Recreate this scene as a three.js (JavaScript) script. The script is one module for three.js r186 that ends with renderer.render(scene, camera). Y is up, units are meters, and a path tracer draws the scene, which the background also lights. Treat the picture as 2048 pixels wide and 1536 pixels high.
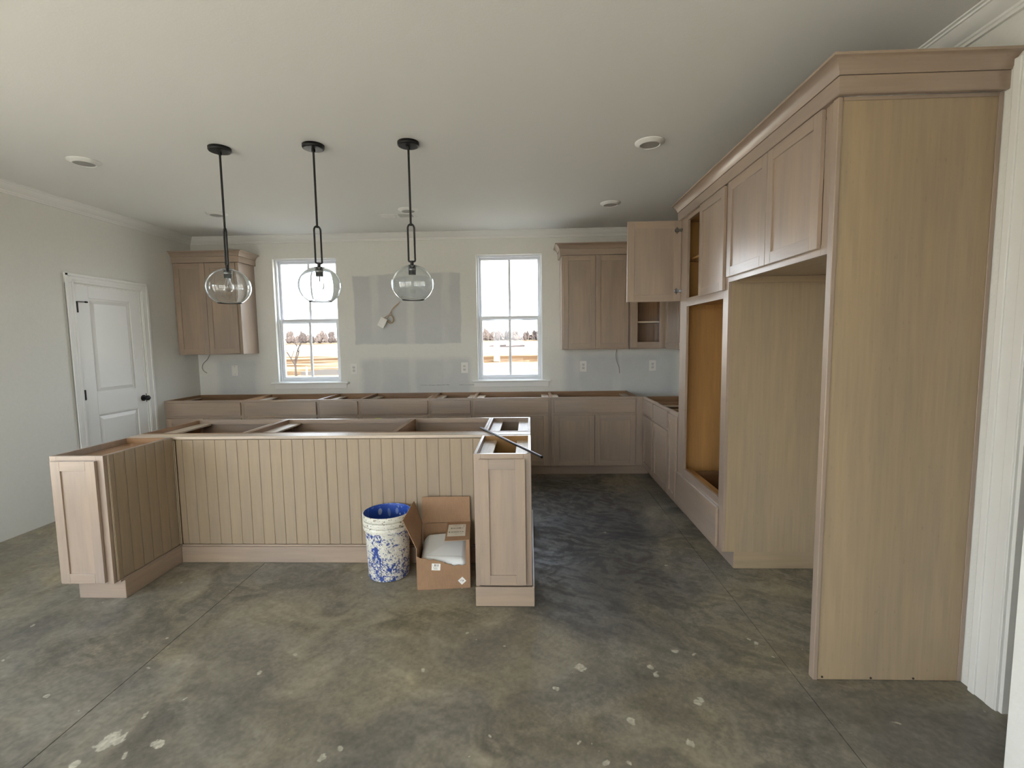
import * as THREE from 'three';
import { RoundedBoxGeometry } from 'three/addons/geometries/RoundedBoxGeometry.js';
import { mergeGeometries, toCreasedNormals } from 'three/addons/utils/BufferGeometryUtils.js';

// ---------- camera, sky, sun, exposure ----------
const scene = new THREE.Scene();
const camera = new THREE.PerspectiveCamera(2 * Math.atan(768 / 969.43) * 180 / Math.PI, 4 / 3, 0.05, 600);
camera.position.set(0, 1.501, 0);
camera.rotation.set(-0.09, 0.0365, -0.014, 'YXZ');
const renderer = new THREE.WebGLRenderer({ antialias: true });
renderer.toneMapping = THREE.LinearToneMapping;
renderer.toneMappingExposure = 2.45;
renderer.shadowMap.enabled = true;

// plain clear sky, the same all the way round: pale at the horizon, bluer overhead
const SKY = 4.0;
{
  const W = 8, H = 128, d = new Float32Array(W * H * 4);
  for (let y = 0; y < H; y++) {
    const e = Math.max(0, (y + 0.5) / H * 2 - 1), k = Math.pow(1 - e, 2.2);
    for (let x = 0; x < W; x++) {
      const i = (y * W + x) * 4;
      d[i] = 0.60 + 0.32 * k; d[i + 1] = 0.76 + 0.21 * k; d[i + 2] = 1.0; d[i + 3] = 1;
    }
  }
  const t = new THREE.DataTexture(d, W, H, THREE.RGBAFormat, THREE.FloatType);
  t.magFilter = THREE.LinearFilter; t.mapping = THREE.EquirectangularReflectionMapping; t.needsUpdate = true;
  scene.background = t; scene.backgroundIntensity = SKY;
}
const sun = new THREE.DirectionalLight(new THREE.Color(1.0, 0.98, 0.95), 25);
sun.position.set(5, 9.5, 13); sun.target.position.set(0, 0, 0);
sun.castShadow = true; sun.shadow.radius = 1; sun.shadow.mapSize.set(2048, 2048);
Object.assign(sun.shadow.camera, { left: -14, right: 14, top: 14, bottom: -14, near: 1, far: 80 });
scene.add(sun, sun.target);

// ---------- helpers ----------
let seed = 7;
const rnd = () => { seed = (seed * 1664525 + 1013904223) >>> 0; return seed / 4294967296; };
const rr = (a, b) => a + (b - a) * rnd();
const hash = (x, y, s) => { let h = Math.imul(x, 374761393) ^ Math.imul(y, 668265263) ^ Math.imul(s, 2147483647 - 58); h = Math.imul(h ^ (h >>> 13), 1274126177); return ((h ^ (h >>> 16)) >>> 0) / 4294967296; };
// value noise that repeats after px, py cells
function vn(x, y, px, py, s) {
  const xi = Math.floor(x), yi = Math.floor(y), fx = x - xi, fy = y - yi, u = fx * fx * (3 - 2 * fx), v = fy * fy * (3 - 2 * fy);
  const x0 = ((xi % px) + px) % px, x1 = (x0 + 1) % px, y0 = ((yi % py) + py) % py, y1 = (y0 + 1) % py;
  const a = hash(x0, y0, s), b = hash(x1, y0, s), c = hash(x0, y1, s), d = hash(x1, y1, s);
  return a + (b - a) * u + (c - a) * v + (a - b - c + d) * u * v;
}
function fbm(x, y, px, py, s, o = 4) { let t = 0, a = 0.5, n = 0; for (let i = 0; i < o; i++) { t += a * vn(x, y, px, py, s + i * 17); n += a; a *= 0.5; x *= 2; y *= 2; px *= 2; py *= 2; } return t / n; }
const sm = (a, b, x) => { x = Math.min(1, Math.max(0, (x - a) / (b - a))); return x * x * (3 - 2 * x); };
function dataTex(w, h, f, srgb, wrap = THREE.RepeatWrapping) {
  const d = new Uint8Array(w * h * 4);
  for (let y = 0; y < h; y++) for (let x = 0; x < w; x++) {
    const c = f(x, y), i = (y * w + x) * 4;
    d[i] = Math.min(255, Math.max(0, c[0])); d[i + 1] = Math.min(255, Math.max(0, c[1])); d[i + 2] = Math.min(255, Math.max(0, c[2])); d[i + 3] = 255;
  }
  const t = new THREE.DataTexture(d, w, h); t.wrapS = t.wrapT = wrap; t.magFilter = THREE.LinearFilter; t.minFilter = THREE.LinearMipmapLinearFilter; t.generateMipmaps = true;
  if (srgb) t.colorSpace = THREE.SRGBColorSpace; t.needsUpdate = true; return t;
}
function canvasTex(w, h, draw) {
  const c = document.createElement('canvas'); c.width = w; c.height = h; draw(c.getContext('2d'), w, h);
  const t = new THREE.CanvasTexture(c); t.colorSpace = THREE.SRGBColorSpace; t.wrapS = t.wrapT = THREE.RepeatWrapping; return t;
}
const std = (o) => new THREE.MeshStandardMaterial(o);
const phy = (o) => new THREE.MeshPhysicalMaterial(o);

// geometry: boxes with uv in metres, grain along axis g
function uvMetres(geo, g = 'y', jitter = true) {
  const p = geo.attributes.position, n = geo.attributes.normal, uv = new Float32Array(p.count * 2);
  const ou = jitter ? rnd() * 3 : 0, ov = jitter ? rnd() * 3 : 0;
  for (let i = 0; i < p.count; i++) {
    const P = { x: p.getX(i), y: p.getY(i), z: p.getZ(i) }, ax = Math.abs(n.getX(i)), ay = Math.abs(n.getY(i)), az = Math.abs(n.getZ(i));
    const face = ax >= ay && ax >= az ? 'x' : ay >= az ? 'y' : 'z';
    const others = ['x', 'y', 'z'].filter((a) => a !== face);
    let al, ac; if (others.includes(g)) { al = g; ac = others.find((a) => a !== g); } else { al = others[1]; ac = others[0]; }
    uv[i * 2] = P[ac] + ou; uv[i * 2 + 1] = P[al] + ov;
  }
  geo.setAttribute('uv', new THREE.BufferAttribute(uv, 2)); return geo;
}
const plain = (geo) => { const q = geo.index ? geo.toNonIndexed() : geo; for (const k of Object.keys(q.attributes)) if (!['position', 'normal', 'uv'].includes(k)) q.deleteAttribute(k); return q; };
// box between two corners; r is the rounding of its edges (0 for a plain box)
function bb(x0, x1, y0, y1, z0, z1, g, r = 0.0015, jitter = true) {
  const w = Math.abs(x1 - x0), h = Math.abs(y1 - y0), d = Math.abs(z1 - z0), m = Math.min(w, h, d);
  if (!g) g = w >= h && w >= d ? 'x' : h >= d ? 'y' : 'z';
  const geo = plain(r > 0 ? new RoundedBoxGeometry(w, h, d, 1, Math.min(r, m * 0.45)) : new THREE.BoxGeometry(w, h, d));
  geo.translate((x0 + x1) / 2, (y0 + y1) / 2, (z0 + z1) / 2);
  return uvMetres(geo, g, jitter);
}
const names = {};
const numbered = (n) => { const k = names[n] = (names[n] ?? -1) + 1; return k ? n + '_' + String(k).padStart(3, '0') : n; };
function mk(name, geos, mat, parent) {
  const m = new THREE.Mesh(Array.isArray(geos) ? (geos.length > 1 ? mergeGeometries(geos.map(plain)) : geos[0]) : geos, mat);
  m.castShadow = m.receiveShadow = true;
  if (parent) { const taken = parent.children.filter((c) => c.name.replace(/_\d{3}$/, '') === name).length; m.name = taken ? name + '_' + String(taken).padStart(3, '0') : name; parent.add(m); }
  else { m.name = numbered(name); scene.add(m); }
  return m;
}
function thing(name, label, category, [x, y, z] = [0, 0, 0], turn = 0, group) {
  const o = new THREE.Group(); o.name = numbered(name); o.position.set(x, y, z); o.rotation.y = turn; scene.add(o);
  o.userData = { label, category }; if (group) o.userData.group = group; return o;
}
function tag(o, label, category, group) { o.userData = { label, category }; if (group) o.userData.group = group; return o; }
function struct(name, geos, mat) { const m = mk(name, geos, mat); m.name = name; m.userData.kind = 'structure'; return m; }
function structGroup(name) { const o = new THREE.Group(); o.name = name; o.userData.kind = 'structure'; scene.add(o); return o; }
// a moulding profile [[out, y], ...] swept along a floor path [[x, z], ...]; 'out' is to the left of the direction of travel
function sweep(path, prof, close = true) {
  const P = path.map((p) => new THREE.Vector2(p[0], p[1])), n = P.length, off = [];
  for (let i = 0; i < n; i++) {
    const a = i ? P[i].clone().sub(P[i - 1]).normalize() : null, b = i < n - 1 ? P[i + 1].clone().sub(P[i]).normalize() : null;
    const na = a && new THREE.Vector2(a.y, -a.x), nb = b && new THREE.Vector2(b.y, -b.x);
    if (na && nb) { const m = na.clone().add(nb); m.multiplyScalar(1 / m.dot(na)); off.push(m); } else off.push(na || nb);
  }
  const pos = [], uv = [], at = (i, k) => [P[i].x + off[i].x * prof[k][0], prof[k][1], P[i].y + off[i].y * prof[k][0]];
  const L = [0]; for (let i = 1; i < n; i++) L.push(L[i - 1] + P[i].distanceTo(P[i - 1]));
  const V = [0]; for (let k = 1; k <= prof.length; k++) { const a = prof[k - 1], b = prof[k % prof.length]; V.push(V[k - 1] + Math.hypot(a[0] - b[0], a[1] - b[1])); }
  for (let i = 0; i < n - 1; i++) for (let k = 0; k < prof.length; k++) {
    const k2 = (k + 1) % prof.length, A = at(i, k), B = at(i + 1, k), C = at(i + 1, k2), D = at(i, k2);
    pos.push(...A, ...B, ...C, ...A, ...C, ...D);
    const u = [[V[k], L[i]], [V[k], L[i + 1]], [V[k + 1], L[i + 1]], [V[k + 1], L[i]]];
    uv.push(...u[0], ...u[1], ...u[2], ...u[0], ...u[2], ...u[3]);
  }
  if (close) for (const i of [0, n - 1]) {
    const tri = THREE.ShapeUtils.triangulateShape(prof.map((q) => new THREE.Vector2(q[0], q[1])), []);
    for (const t of tri) for (const k of (i ? t : [t[0], t[2], t[1]])) { pos.push(...at(i, k)); uv.push(prof[k][0], prof[k][1]); }
  }
  const g = new THREE.BufferGeometry();
  g.setAttribute('position', new THREE.Float32BufferAttribute(pos, 3)); g.setAttribute('uv', new THREE.Float32BufferAttribute(uv, 2));
  g.computeVertexNormals(); return plain(toCreasedNormals(g, 0.5));
}
const lathe = (pts, seg = 40) => plain(new THREE.LatheGeometry(pts.map((p) => new THREE.Vector2(p[0], p[1])), seg));
const tube = (pts, r, seg = 40, rad = 6, closed = false) => plain(new THREE.TubeGeometry(new THREE.CatmullRomCurve3(pts.map((p) => new THREE.Vector3(...p)), closed), seg, r, rad, closed));
const cyl = (r, h, x, y, z, axis = 'y', seg = 24, r2 = r) => { const g = plain(new THREE.CylinderGeometry(r2, r, h, seg)); if (axis === 'x') g.rotateZ(Math.PI / 2); if (axis === 'z') g.rotateX(Math.PI / 2); return g.translate(x, y, z); };
// a sheet with thickness between four corners
function sheet(a, b, c, d, t) {
  const [A, B, C, D] = [a, b, c, d].map((p) => new THREE.Vector3(...p)), n = B.clone().sub(A).cross(D.clone().sub(A)).normalize().multiplyScalar(t);
  const q = [A, B, C, D], w = q.map((p) => p.clone().add(n)), pos = [];
  const f = (p0, p1, p2, p3) => pos.push(...[p0, p1, p2, p0, p2, p3].flatMap((v) => v.toArray()));
  f(w[0], w[1], w[2], w[3]); f(q[3], q[2], q[1], q[0]);
  for (let i = 0; i < 4; i++) { const j = (i + 1) % 4; f(q[i], q[j], w[j], w[i]); }
  const g = new THREE.BufferGeometry(); g.setAttribute('position', new THREE.Float32BufferAttribute(pos, 3)); g.computeVertexNormals();
  return uvMetres(g, 'y', false);
}

// ---------- materials ----------
const INV = (t, w, h = w) => { t.repeat.set(1 / w, 1 / h); return t; };
function woodTex(s, base, streak, blotch) {
  return INV(dataTex(256, 1024, (x, y) => {
    const fine = fbm(x / 256 * 64, y / 1024 * 10, 64, 10, s, 2) - 0.5, mid = fbm(x / 256 * 16, y / 1024 * 4, 16, 4, s + 50, 3) - 0.5, big = fbm(x / 256 * 4, y / 1024 * 3, 4, 3, s + 90, 3) - 0.5;
    const pore = vn(x / 256 * 120, y / 1024 * 40, 120, 40, s + 7) > 0.93 ? -0.05 : 0;
    const k = 1 + fine * streak + mid * streak * 1.3 + big * blotch + pore, warm = big * 0.05 + mid * 0.03;
    return [base[0] * k * (1 + warm * 0.4), base[1] * k, base[2] * k * (1 - warm)];
  }, true), 0.45, 1.5);
}
const rough = INV(dataTex(256, 256, (x, y) => { const v = 225 + (fbm(x / 8, y / 32, 32, 8, 33, 3) - 0.5) * 60; return [v, v, v]; }), 0.5);
const wood = (s, base, r = 0.44, streak = 0.13, blotch = 0.22, coat = 0) => phy({ map: woodTex(s, base, streak, blotch), roughness: r, roughnessMap: rough, clearcoat: coat, clearcoatRoughness: 0.28 });
const M = {};
M.stain = wood(11, [160, 141, 124], 0.36, 0.05, 0.10, 0.6);
M.veneer = wood(12, [164, 145, 119], 0.36, 0.05, 0.08);
M.amber = wood(13, [180, 138, 86], 0.34, 0.06, 0.12);
M.raw = wood(14, [208, 190, 168], 0.5);
M.bead = wood(15, [155, 137, 114], 0.5, 0.04, 0.05);
M.inside = wood(16, [150, 116, 84], 0.5);
M.dark = std({ color: 0x2b2622, roughness: 0.8 });
const wallTex = INV(dataTex(256, 256, (x, y) => { const v = (fbm(x / 4, y / 4, 64, 64, 3, 3) - 0.5) * 5; return [222 + v, 221 + v, 214 + v]; }, true), 0.8);
const wallBump = INV(dataTex(256, 256, (x, y) => { const v = 128 + (fbm(x / 3, y / 3, 85, 85, 5, 3) - 0.5) * 150; return [v, v, v]; }), 0.5);
M.wall = std({ map: wallTex, roughness: 0.75, bumpMap: wallBump, bumpScale: 0.0008 });
M.ceil = std({ color: new THREE.Color(0xe6e5e0), roughness: 0.85, bumpMap: wallBump, bumpScale: 0.0006 });
M.trim = std({ color: 0xe4e3de, roughness: 0.42 });
M.vinyl = std({ color: 0xe2e5ea, roughness: 0.35 });
M.black = std({ color: 0x070708, roughness: 0.5 });
M.chrome = std({ color: 0x8a8a8c, roughness: 0.25, metalness: 1 });
M.plate = std({ color: 0xe4e2dc, roughness: 0.4 });
M.glass = phy({ color: 0xffffff, roughness: 0, transmission: 1, thickness: 0, ior: 1.5 });
M.globe = phy({ color: 0xffffff, roughness: 0, transmission: 1, thickness: 0.003, ior: 1.5, attenuationColor: new THREE.Color(0.72, 0.88, 0.97), attenuationDistance: 0.022 });
M.card = std({ map: INV(dataTex(256, 256, (x, y) => { const v = 1 + (fbm(x / 2, y / 16, 128, 16, 61, 2) - 0.5) * 0.10 + (fbm(x / 64, y / 64, 4, 4, 62, 3) - 0.5) * 0.12; return [150 * v, 118 * v, 90 * v]; }, true), 0.3), roughness: 0.85 });

// ---------- dimensions ----------
const XL = -4.101, XR = 1.855, ZB = -5.872, YC = 2.785, ZR = 3.2, ZF = -5.2585, XF = 1.234, BH = 0.876, TK = 0.1143, WT = 0.15;

// ---------- floor: slabs parted by saw cuts ----------
const FX = 6.4, FZ = 6.4; // the texture covers x from -4.3, z from -6.2
const splats = [];
{
  const known = [[1160, 1336, .03], [222, 1480, .05], [315, 1487, .03], [250, 1510, .02], [148, 1528, .02], [1350, 1302, .02], [1300, 1334, .022], [1312, 1348, .02], [1397, 1403, .03], [1262, 1440, .022], [845, 1340, .015], [1008, 1292, .008], [935, 1265, .014], [590, 1309, .012], [296, 1335, .012], [290, 1430, .02], [1112, 1378, .02], [1158, 1484, .012], [1380, 1485, .02], [1257, 1524, .012], [680, 1496, .018], [643, 1514, .02], [980, 1472, .012], [1212, 1525, .014]];
  const f = 969.43, E = new THREE.Euler(-0.09, 0.0365, -0.014, 'YXZ');
  for (const [px, py, r] of known) { const d = new THREE.Vector3((px - 1024) / f, (768 - py) / f, -1).applyEuler(E), t = -1.501 / d.y; splats.push([d.x * t, d.z * t, r, rr(0, 3.1), rr(0.35, 0.8)]); }
  for (let i = 0; i < 260; i++) splats.push([rr(-4.1, 1.85), rr(-5.2, 0.1), Math.pow(rnd(), 3) * 0.014 + 0.003, rr(0, 3.1), rr(0.3, 0.9)]);
}
const FN = 2048, splatMask = new Float32Array(FN * FN);
for (const [x, z, r, a, e] of splats) {
  const cx = (x + 4.3) / FX * FN, cy = (z + 6.2) / FZ * FN, R = r / FX * FN, ca = Math.cos(a), sa = Math.sin(a);
  for (let j = Math.floor(cy - R * 2); j <= cy + R * 2; j++) for (let i = Math.floor(cx - R * 2); i <= cx + R * 2; i++) {
    if (i < 0 || j < 0 || i >= FN || j >= FN) continue;
    const dx = i - cx, dy = j - cy, u = (dx * ca + dy * sa) / R, v = (-dx * sa + dy * ca) / (R * e), q = u * u + v * v + (vn(i / 5, j / 5, 410, 410, 5) - 0.5) * 1.5 + (vn(i / 2, j / 2, 999, 999, 8) - 0.5) * 0.7;
    if (q < 1) splatMask[j * FN + i] = Math.max(splatMask[j * FN + i], sm(1, 0.7, q) * (0.45 + 0.55 * vn(i / 3, j / 3, 700, 700, 6)));
  }
}
const floorRoughData = new Uint8Array(FN * FN);
const floorTex = dataTex(FN, FN, (x, y) => {
  const X = x / FN * FX - 4.3, Z = y / FN * FZ - 6.2;
  const wx = (fbm(x / 128, y / 128, 16, 16, 21, 3) - 0.5) * 1.2, wy = (fbm(x / 128, y / 128, 16, 16, 22, 3) - 0.5) * 1.2;
  const big = fbm(x / 400 + wx, y / 400 + wy, 5, 5, 23, 4), trowel = fbm((x * 0.9 + y * 0.4) / 260 + wx * 1.5, (y * 0.9 - x * 0.4) / 60 + wy, 8, 34, 24, 4), mid = fbm(x / 90 + wx, y / 90 + wy, 22, 22, 25, 4), fine = fbm(x / 5, y / 5, 409, 409, 26, 2);
  const grit = fbm(x / 15 + wx * 6, y / 15 + wy * 6, 136, 136, 31, 5), drag = fbm((x + y * 0.5) / 40 + wx * 4, (y - x * 0.5) / 11 + wy * 4, 51, 186, 30, 4);
  // dark smears: heavy along the aisle by the sink run, thin elsewhere
  const aisle = sm(1.1, 0.75, X + (mid - 0.5) * 0.5) * sm(-0.5, 0.2, X) * sm(-5.5, -5.0, Z) * sm(-1.6, -2.8, Z + (big - 0.5) * 2);
  const where = Math.max(sm(0.44, 0.66, fbm(x / 170 + wx * 2, y / 170 + wy * 2, 12, 12, 27, 4)) * 0.8, aisle);
  const scuff = where * sm(0.34, 0.68, grit * 0.6 + drag * 0.4 + (mid - 0.5) * 0.25), a2 = aisle;
  let v = 1 + (big - 0.5) * 0.34 + (trowel - 0.5) * 0.30 + (mid - 0.5) * 0.24 + (grit - 0.5) * 0.3 * (0.35 + where) + (drag - 0.5) * 0.14 + (fine - 0.5) * 0.2 + (vn(x / 2.1, y / 2.1, 975, 975, 32) - 0.5) * 0.10 * (0.5 + where) + (fbm(x / 34 + wx * 5, y / 34 + wy * 5, 60, 60, 34, 5) - 0.5) * 0.28;
  v *= 1 - 0.32 * scuff - 0.17 * a2;
  const warm = (big - 0.5) * 0.2 + (mid - 0.5) * 0.1 - a2 * 0.07 + 0.01;
  let c = [132 * v * (1 + warm * 0.3), 126 * v, 112 * v * (1 - warm)];
  const s = splatMask[y * FN + x];
  c = [c[0] + (205 - c[0]) * s, c[1] + (200 - c[1]) * s, c[2] + (182 - c[2]) * s];
  floorRoughData[y * FN + x] = Math.min(255, Math.max(0, 118 + (trowel - 0.5) * 90 + (mid - 0.5) * 60 + scuff * 50 + s * 90));
  return c;
}, true, THREE.MirroredRepeatWrapping);
const floorRough = dataTex(FN / 2, FN / 2, (x, y) => { const v = floorRoughData[y * 2 * FN + x * 2]; return [v, v, v]; }, false, THREE.MirroredRepeatWrapping);
M.floor = std({ map: floorTex, roughness: 1, roughnessMap: floorRough });
const floorUV = (geo) => { const p = geo.attributes.position, uv = geo.attributes.uv; for (let i = 0; i < p.count; i++) uv.setXY(i, (p.getX(i) + 4.3) / FX, (p.getZ(i) + 6.2) / FZ); return geo; };
const floor = structGroup('floor');
for (const [a, b] of [[-4.25, -1.8315], [-1.8285, 1.1585], [1.1615, 3.3]]) mk('concrete_slab', floorUV(bb(a, b, -0.12, 0, -6.02, ZR + 0.15, 'z', 0.0012, false)), M.floor, floor);
mk('joint_bed', bb(-4.25, 3.3, -0.2, -0.1205, -6.02, ZR + 0.15, 'z', 0), std({ color: 0x5f5a51, roughness: 0.9 }), floor);

// ---------- walls, ceiling ----------
const wins = [[-3.0992, -2.3177], [-0.6245, 0.1585]], WB = 1.0225, WTOP = 2.519;
// back wall: cream paint, with bare grey board left between the windows and in a band above the cabinets
const BW = 2048, BHt = 1024;
const backTex = dataTex(BW, BHt, (x, y) => {
  const X = x / BW * 6 - 4.12, Y = y / BHt * 3, n = (fbm(x / 5, y / 5, 409, 204, 41, 3) - 0.5) * 5, w = (fbm(x / 60, y / 60, 34, 17, 42, 4) - 0.5);
  const box = (x0, x1, y0, y1, s) => sm(x0 - s, x0 + s, X + w * 0.05) * sm(x1 + s, x1 - s, X + w * 0.05) * sm(y0 - s, y0 + s, Y + w * 0.05) * sm(y1 + s, y1 - s, Y + w * 0.05);
  let g = Math.max(box(-2.12, -0.82, 1.48, 2.31, 0.012), 0.85 * box(-2.05, -0.72, 0.8, 1.29, 0.05), 0.8 * box(-3.86, -3.34, 0.8, 1.30, 0.06), 0.85 * box(0.42, 1.75, 0.8, 1.31, 0.06));
  let mud = 0; for (const mx of [-1.86, -1.43, -1.0, -3.34, 0.56, 1.05]) mud = Math.max(mud, sm(0.075, 0.02, Math.abs(X - mx + w * 0.05)) * sm(0.35, 0.6, fbm(x / 120, y / 200, 17, 5, 43, 3) + 0.06));
  g *= 1 - 0.45 * mud; g *= 0.85 + 0.3 * (w + 0.5);
  const scratch = Math.abs(Y - 0.965 - w * 0.02) < 0.0022 && X > -1.35 && X < -0.5 && vn(x / 30, y / 400, 68, 3, 44) > 0.35 ? 0.7 : 1;
  return [(222 - 25 * g + n) * scratch, (221 - 23 * g + n) * scratch, (214 - 17 * g + n) * scratch];
}, true);
backTex.repeat.set(1 / 6, 1 / 3); backTex.offset.set(4.12 / 6, 0);
M.back = std({ map: backTex, roughness: 0.72, bumpMap: wallBump, bumpScale: 0.0008 });
const wx = [[-4.25, wins[0][0]], [wins[0][1], wins[1][0]], [wins[1][1], 2.0]];
const wb = (x0, x1, y0, y1) => bb(x0, x1, y0, y1, ZB - WT, ZB, 'y', 0, false);
struct('wall_back', [...wx.map(([a, b]) => wb(a, b, 0, YC)), ...wins.flatMap(([a, b]) => [wb(a, b, 0, WB), wb(a, b, WTOP, YC)])], M.back);
// tall windows of the living space behind the camera: a row in the left wall and a row in the rear wall
const lw = [[-1.6, -0.6], [-0.3, 0.7], [1.0, 2.0]], rw = [[-3.75, -2.75], [-2.45, -1.45], [-1.15, -0.15]], RB = 0.3, RT = 2.35, rz = [ZR, ZR + WT];
const DZ0 = -5.031, DZ1 = -4.292, DT = 2.068;
struct('wall_left', [bb(XL - WT, XL, 0, YC, -6.02, DZ0, 'y', 0, false), bb(XL - WT, XL, 0, YC, DZ1, lw[0][0], 'y', 0, false), ...lw.flatMap(([a, b], i) => [bb(XL - WT, XL, 0, RB, a, b, 'y', 0, false), bb(XL - WT, XL, RT, YC, a, b, 'y', 0, false), bb(XL - WT, XL, 0, YC, b, i + 1 < lw.length ? lw[i + 1][0] : ZR + 0.15, 'y', 0, false)]), bb(XL - WT, XL, DT, YC, DZ0, DZ1, 'y', 0, false)], M.wall);
const OP0 = -1.878, OP1 = -0.75, OPH = 2.43;
struct('wall_right', [bb(XR, XR + WT, 0, YC, -6.02, OP0, 'y', 0, false), bb(XR, XR + WT, OPH, YC, OP0, OP1, 'y', 0, false), bb(XR, XR + WT, 0, YC, OP1, ZR + 0.15, 'y', 0, false)], M.wall);
struct('wall_hall', [bb(XR + 1.3, XR + 1.42, 0, YC, -3.2, 0.4, 'y', 0, false), bb(XR + WT, XR + 1.3, 0, YC, -3.2, -3.08, 'y', 0, false), bb(XR + WT, XR + 1.3, 0, YC, 0.28, 0.4, 'y', 0, false)], M.wall);
struct('wall_partition', bb(1.452, XR, 0, YC, -1.44, -1.30, 'y', 0.003, false), M.wall);
{
  const e = [-4.25, ...rw.flat(), 2.0], g = [];
  for (let i = 0; i < e.length; i += 2) g.push(bb(e[i], e[i + 1], 0, YC, rz[0], rz[1], 'y', 0, false));
  for (const [a, b] of rw) g.push(bb(a, b, 0, RB, rz[0], rz[1], 'y', 0, false), bb(a, b, RT, YC, rz[0], rz[1], 'y', 0, false));
  struct('wall_rear', g, M.wall);
  lw.forEach(([a, b], i) => { const w = structGroup('window_' + (i + 6)), x0 = XL - 0.1, x1 = XL - 0.05, m = (RB + RT) / 2; mk('window_frame', [bb(x0, x1, RB, RT, a, a + 0.04), bb(x0, x1, RB, RT, b - 0.04, b), bb(x0, x1, RB, RB + 0.05, a, b), bb(x0, x1, RT - 0.05, RT, a, b), bb(x0, x1, m - 0.025, m + 0.025, a, b)], M.vinyl, w); });
  rw.forEach(([a, b], i) => { const w = structGroup('window_' + (i + 3)), z0 = ZR + 0.05, z1 = ZR + 0.1, m = (RB + RT) / 2; mk('window_frame', [bb(a, a + 0.04, RB, RT, z0, z1), bb(b - 0.04, b, RB, RT, z0, z1), bb(a, b, RB, RB + 0.05, z0, z1), bb(a, b, RT - 0.05, RT, z0, z1), bb(a, b, m - 0.025, m + 0.025, z0, z1)], M.vinyl, w); });
}
struct('ceiling', bb(-4.25, 3.3, YC, YC + 0.15, -6.02, ZR + 0.15, 'z', 0, false), M.ceil);
struct('roof', [bb(-4.9, 3.9, YC + 0.16, YC + 0.3, -6.3, ZR + 0.3, 'z', 0, false)], M.wall);

// room crown: back, left, right
const crownProf = [[0, 2.703], [0.014, 2.703], [0.016, 2.714], [0.022, 2.718], [0.024, 2.727], [0.036, 2.734], [0.052, 2.745], [0.066, 2.759], [0.072, 2.767], [0.079, 2.769], [0.081, 2.776], [0.092, 2.778], [0.092, YC - 0.0005], [0, YC - 0.0005]];
const cr = (p) => p.map(([o, y]) => [o + 0.0005, y]);
const crownOf = (name, path, prof) => struct(name, sweep(path, prof), M.trim);
crownOf('trim_1', [[XR, ZB], [XL, ZB]].reverse().map(([x, z]) => [x, z]), cr(crownProf).map(([o, y]) => [-o, y]));
crownOf('trim_2', [[XL, ZR], [XL, ZB + 0.0]], cr(crownProf).map(([o, y]) => [-o, y]));
crownOf('trim_3', [[XR, ZB], [XR, ZR]], cr(crownProf).map(([o, y]) => [-o, y]));

// cased opening in the right wall
{
  const t = structGroup('trim_4'), x = XR - 0.001;
  const casing = (z0, z1, y0, y1, inner) => [bb(x - 0.012, x, y0, y1, z0, z1, 'y', 0.002, false), bb(x - 0.019, x - 0.0005, y0, y1, z0, z0 + 0.03, 'y', 0.004, false), bb(x - 0.016, x - 0.0005, y0, y1, z0 + 0.075, z1 - 0.006, 'y', 0.004, false)];
  mk('side_casing', casing(OP0 - 0.115, OP0 + 0.004, 0, OPH + 0.1), M.trim, t);
  mk('side_casing', casing(OP1 - 0.004, OP1 + 0.115, 0, OPH + 0.1), M.trim, t);
  mk('head_casing', bb(x - 0.016, x, OPH + 0.002, OPH + 0.1, OP0 + 0.006, OP1 - 0.006, 'z', 0.003, false), M.trim, t);
  mk('jamb', [bb(x - 0.001, XR + WT, 0, OPH, OP0 + 0.0005, OP0 + 0.018, 'y', 0.001, false), bb(x - 0.001, XR + WT, OPH - 0.018, OPH - 0.0005, OP0 + 0.018, OP1 - 0.018, 'z', 0.001, false), bb(x - 0.001, XR + WT, 0, OPH, OP1 - 0.018, OP1 - 0.0005, 'y', 0.001, false)], M.trim, t);
}

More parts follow.
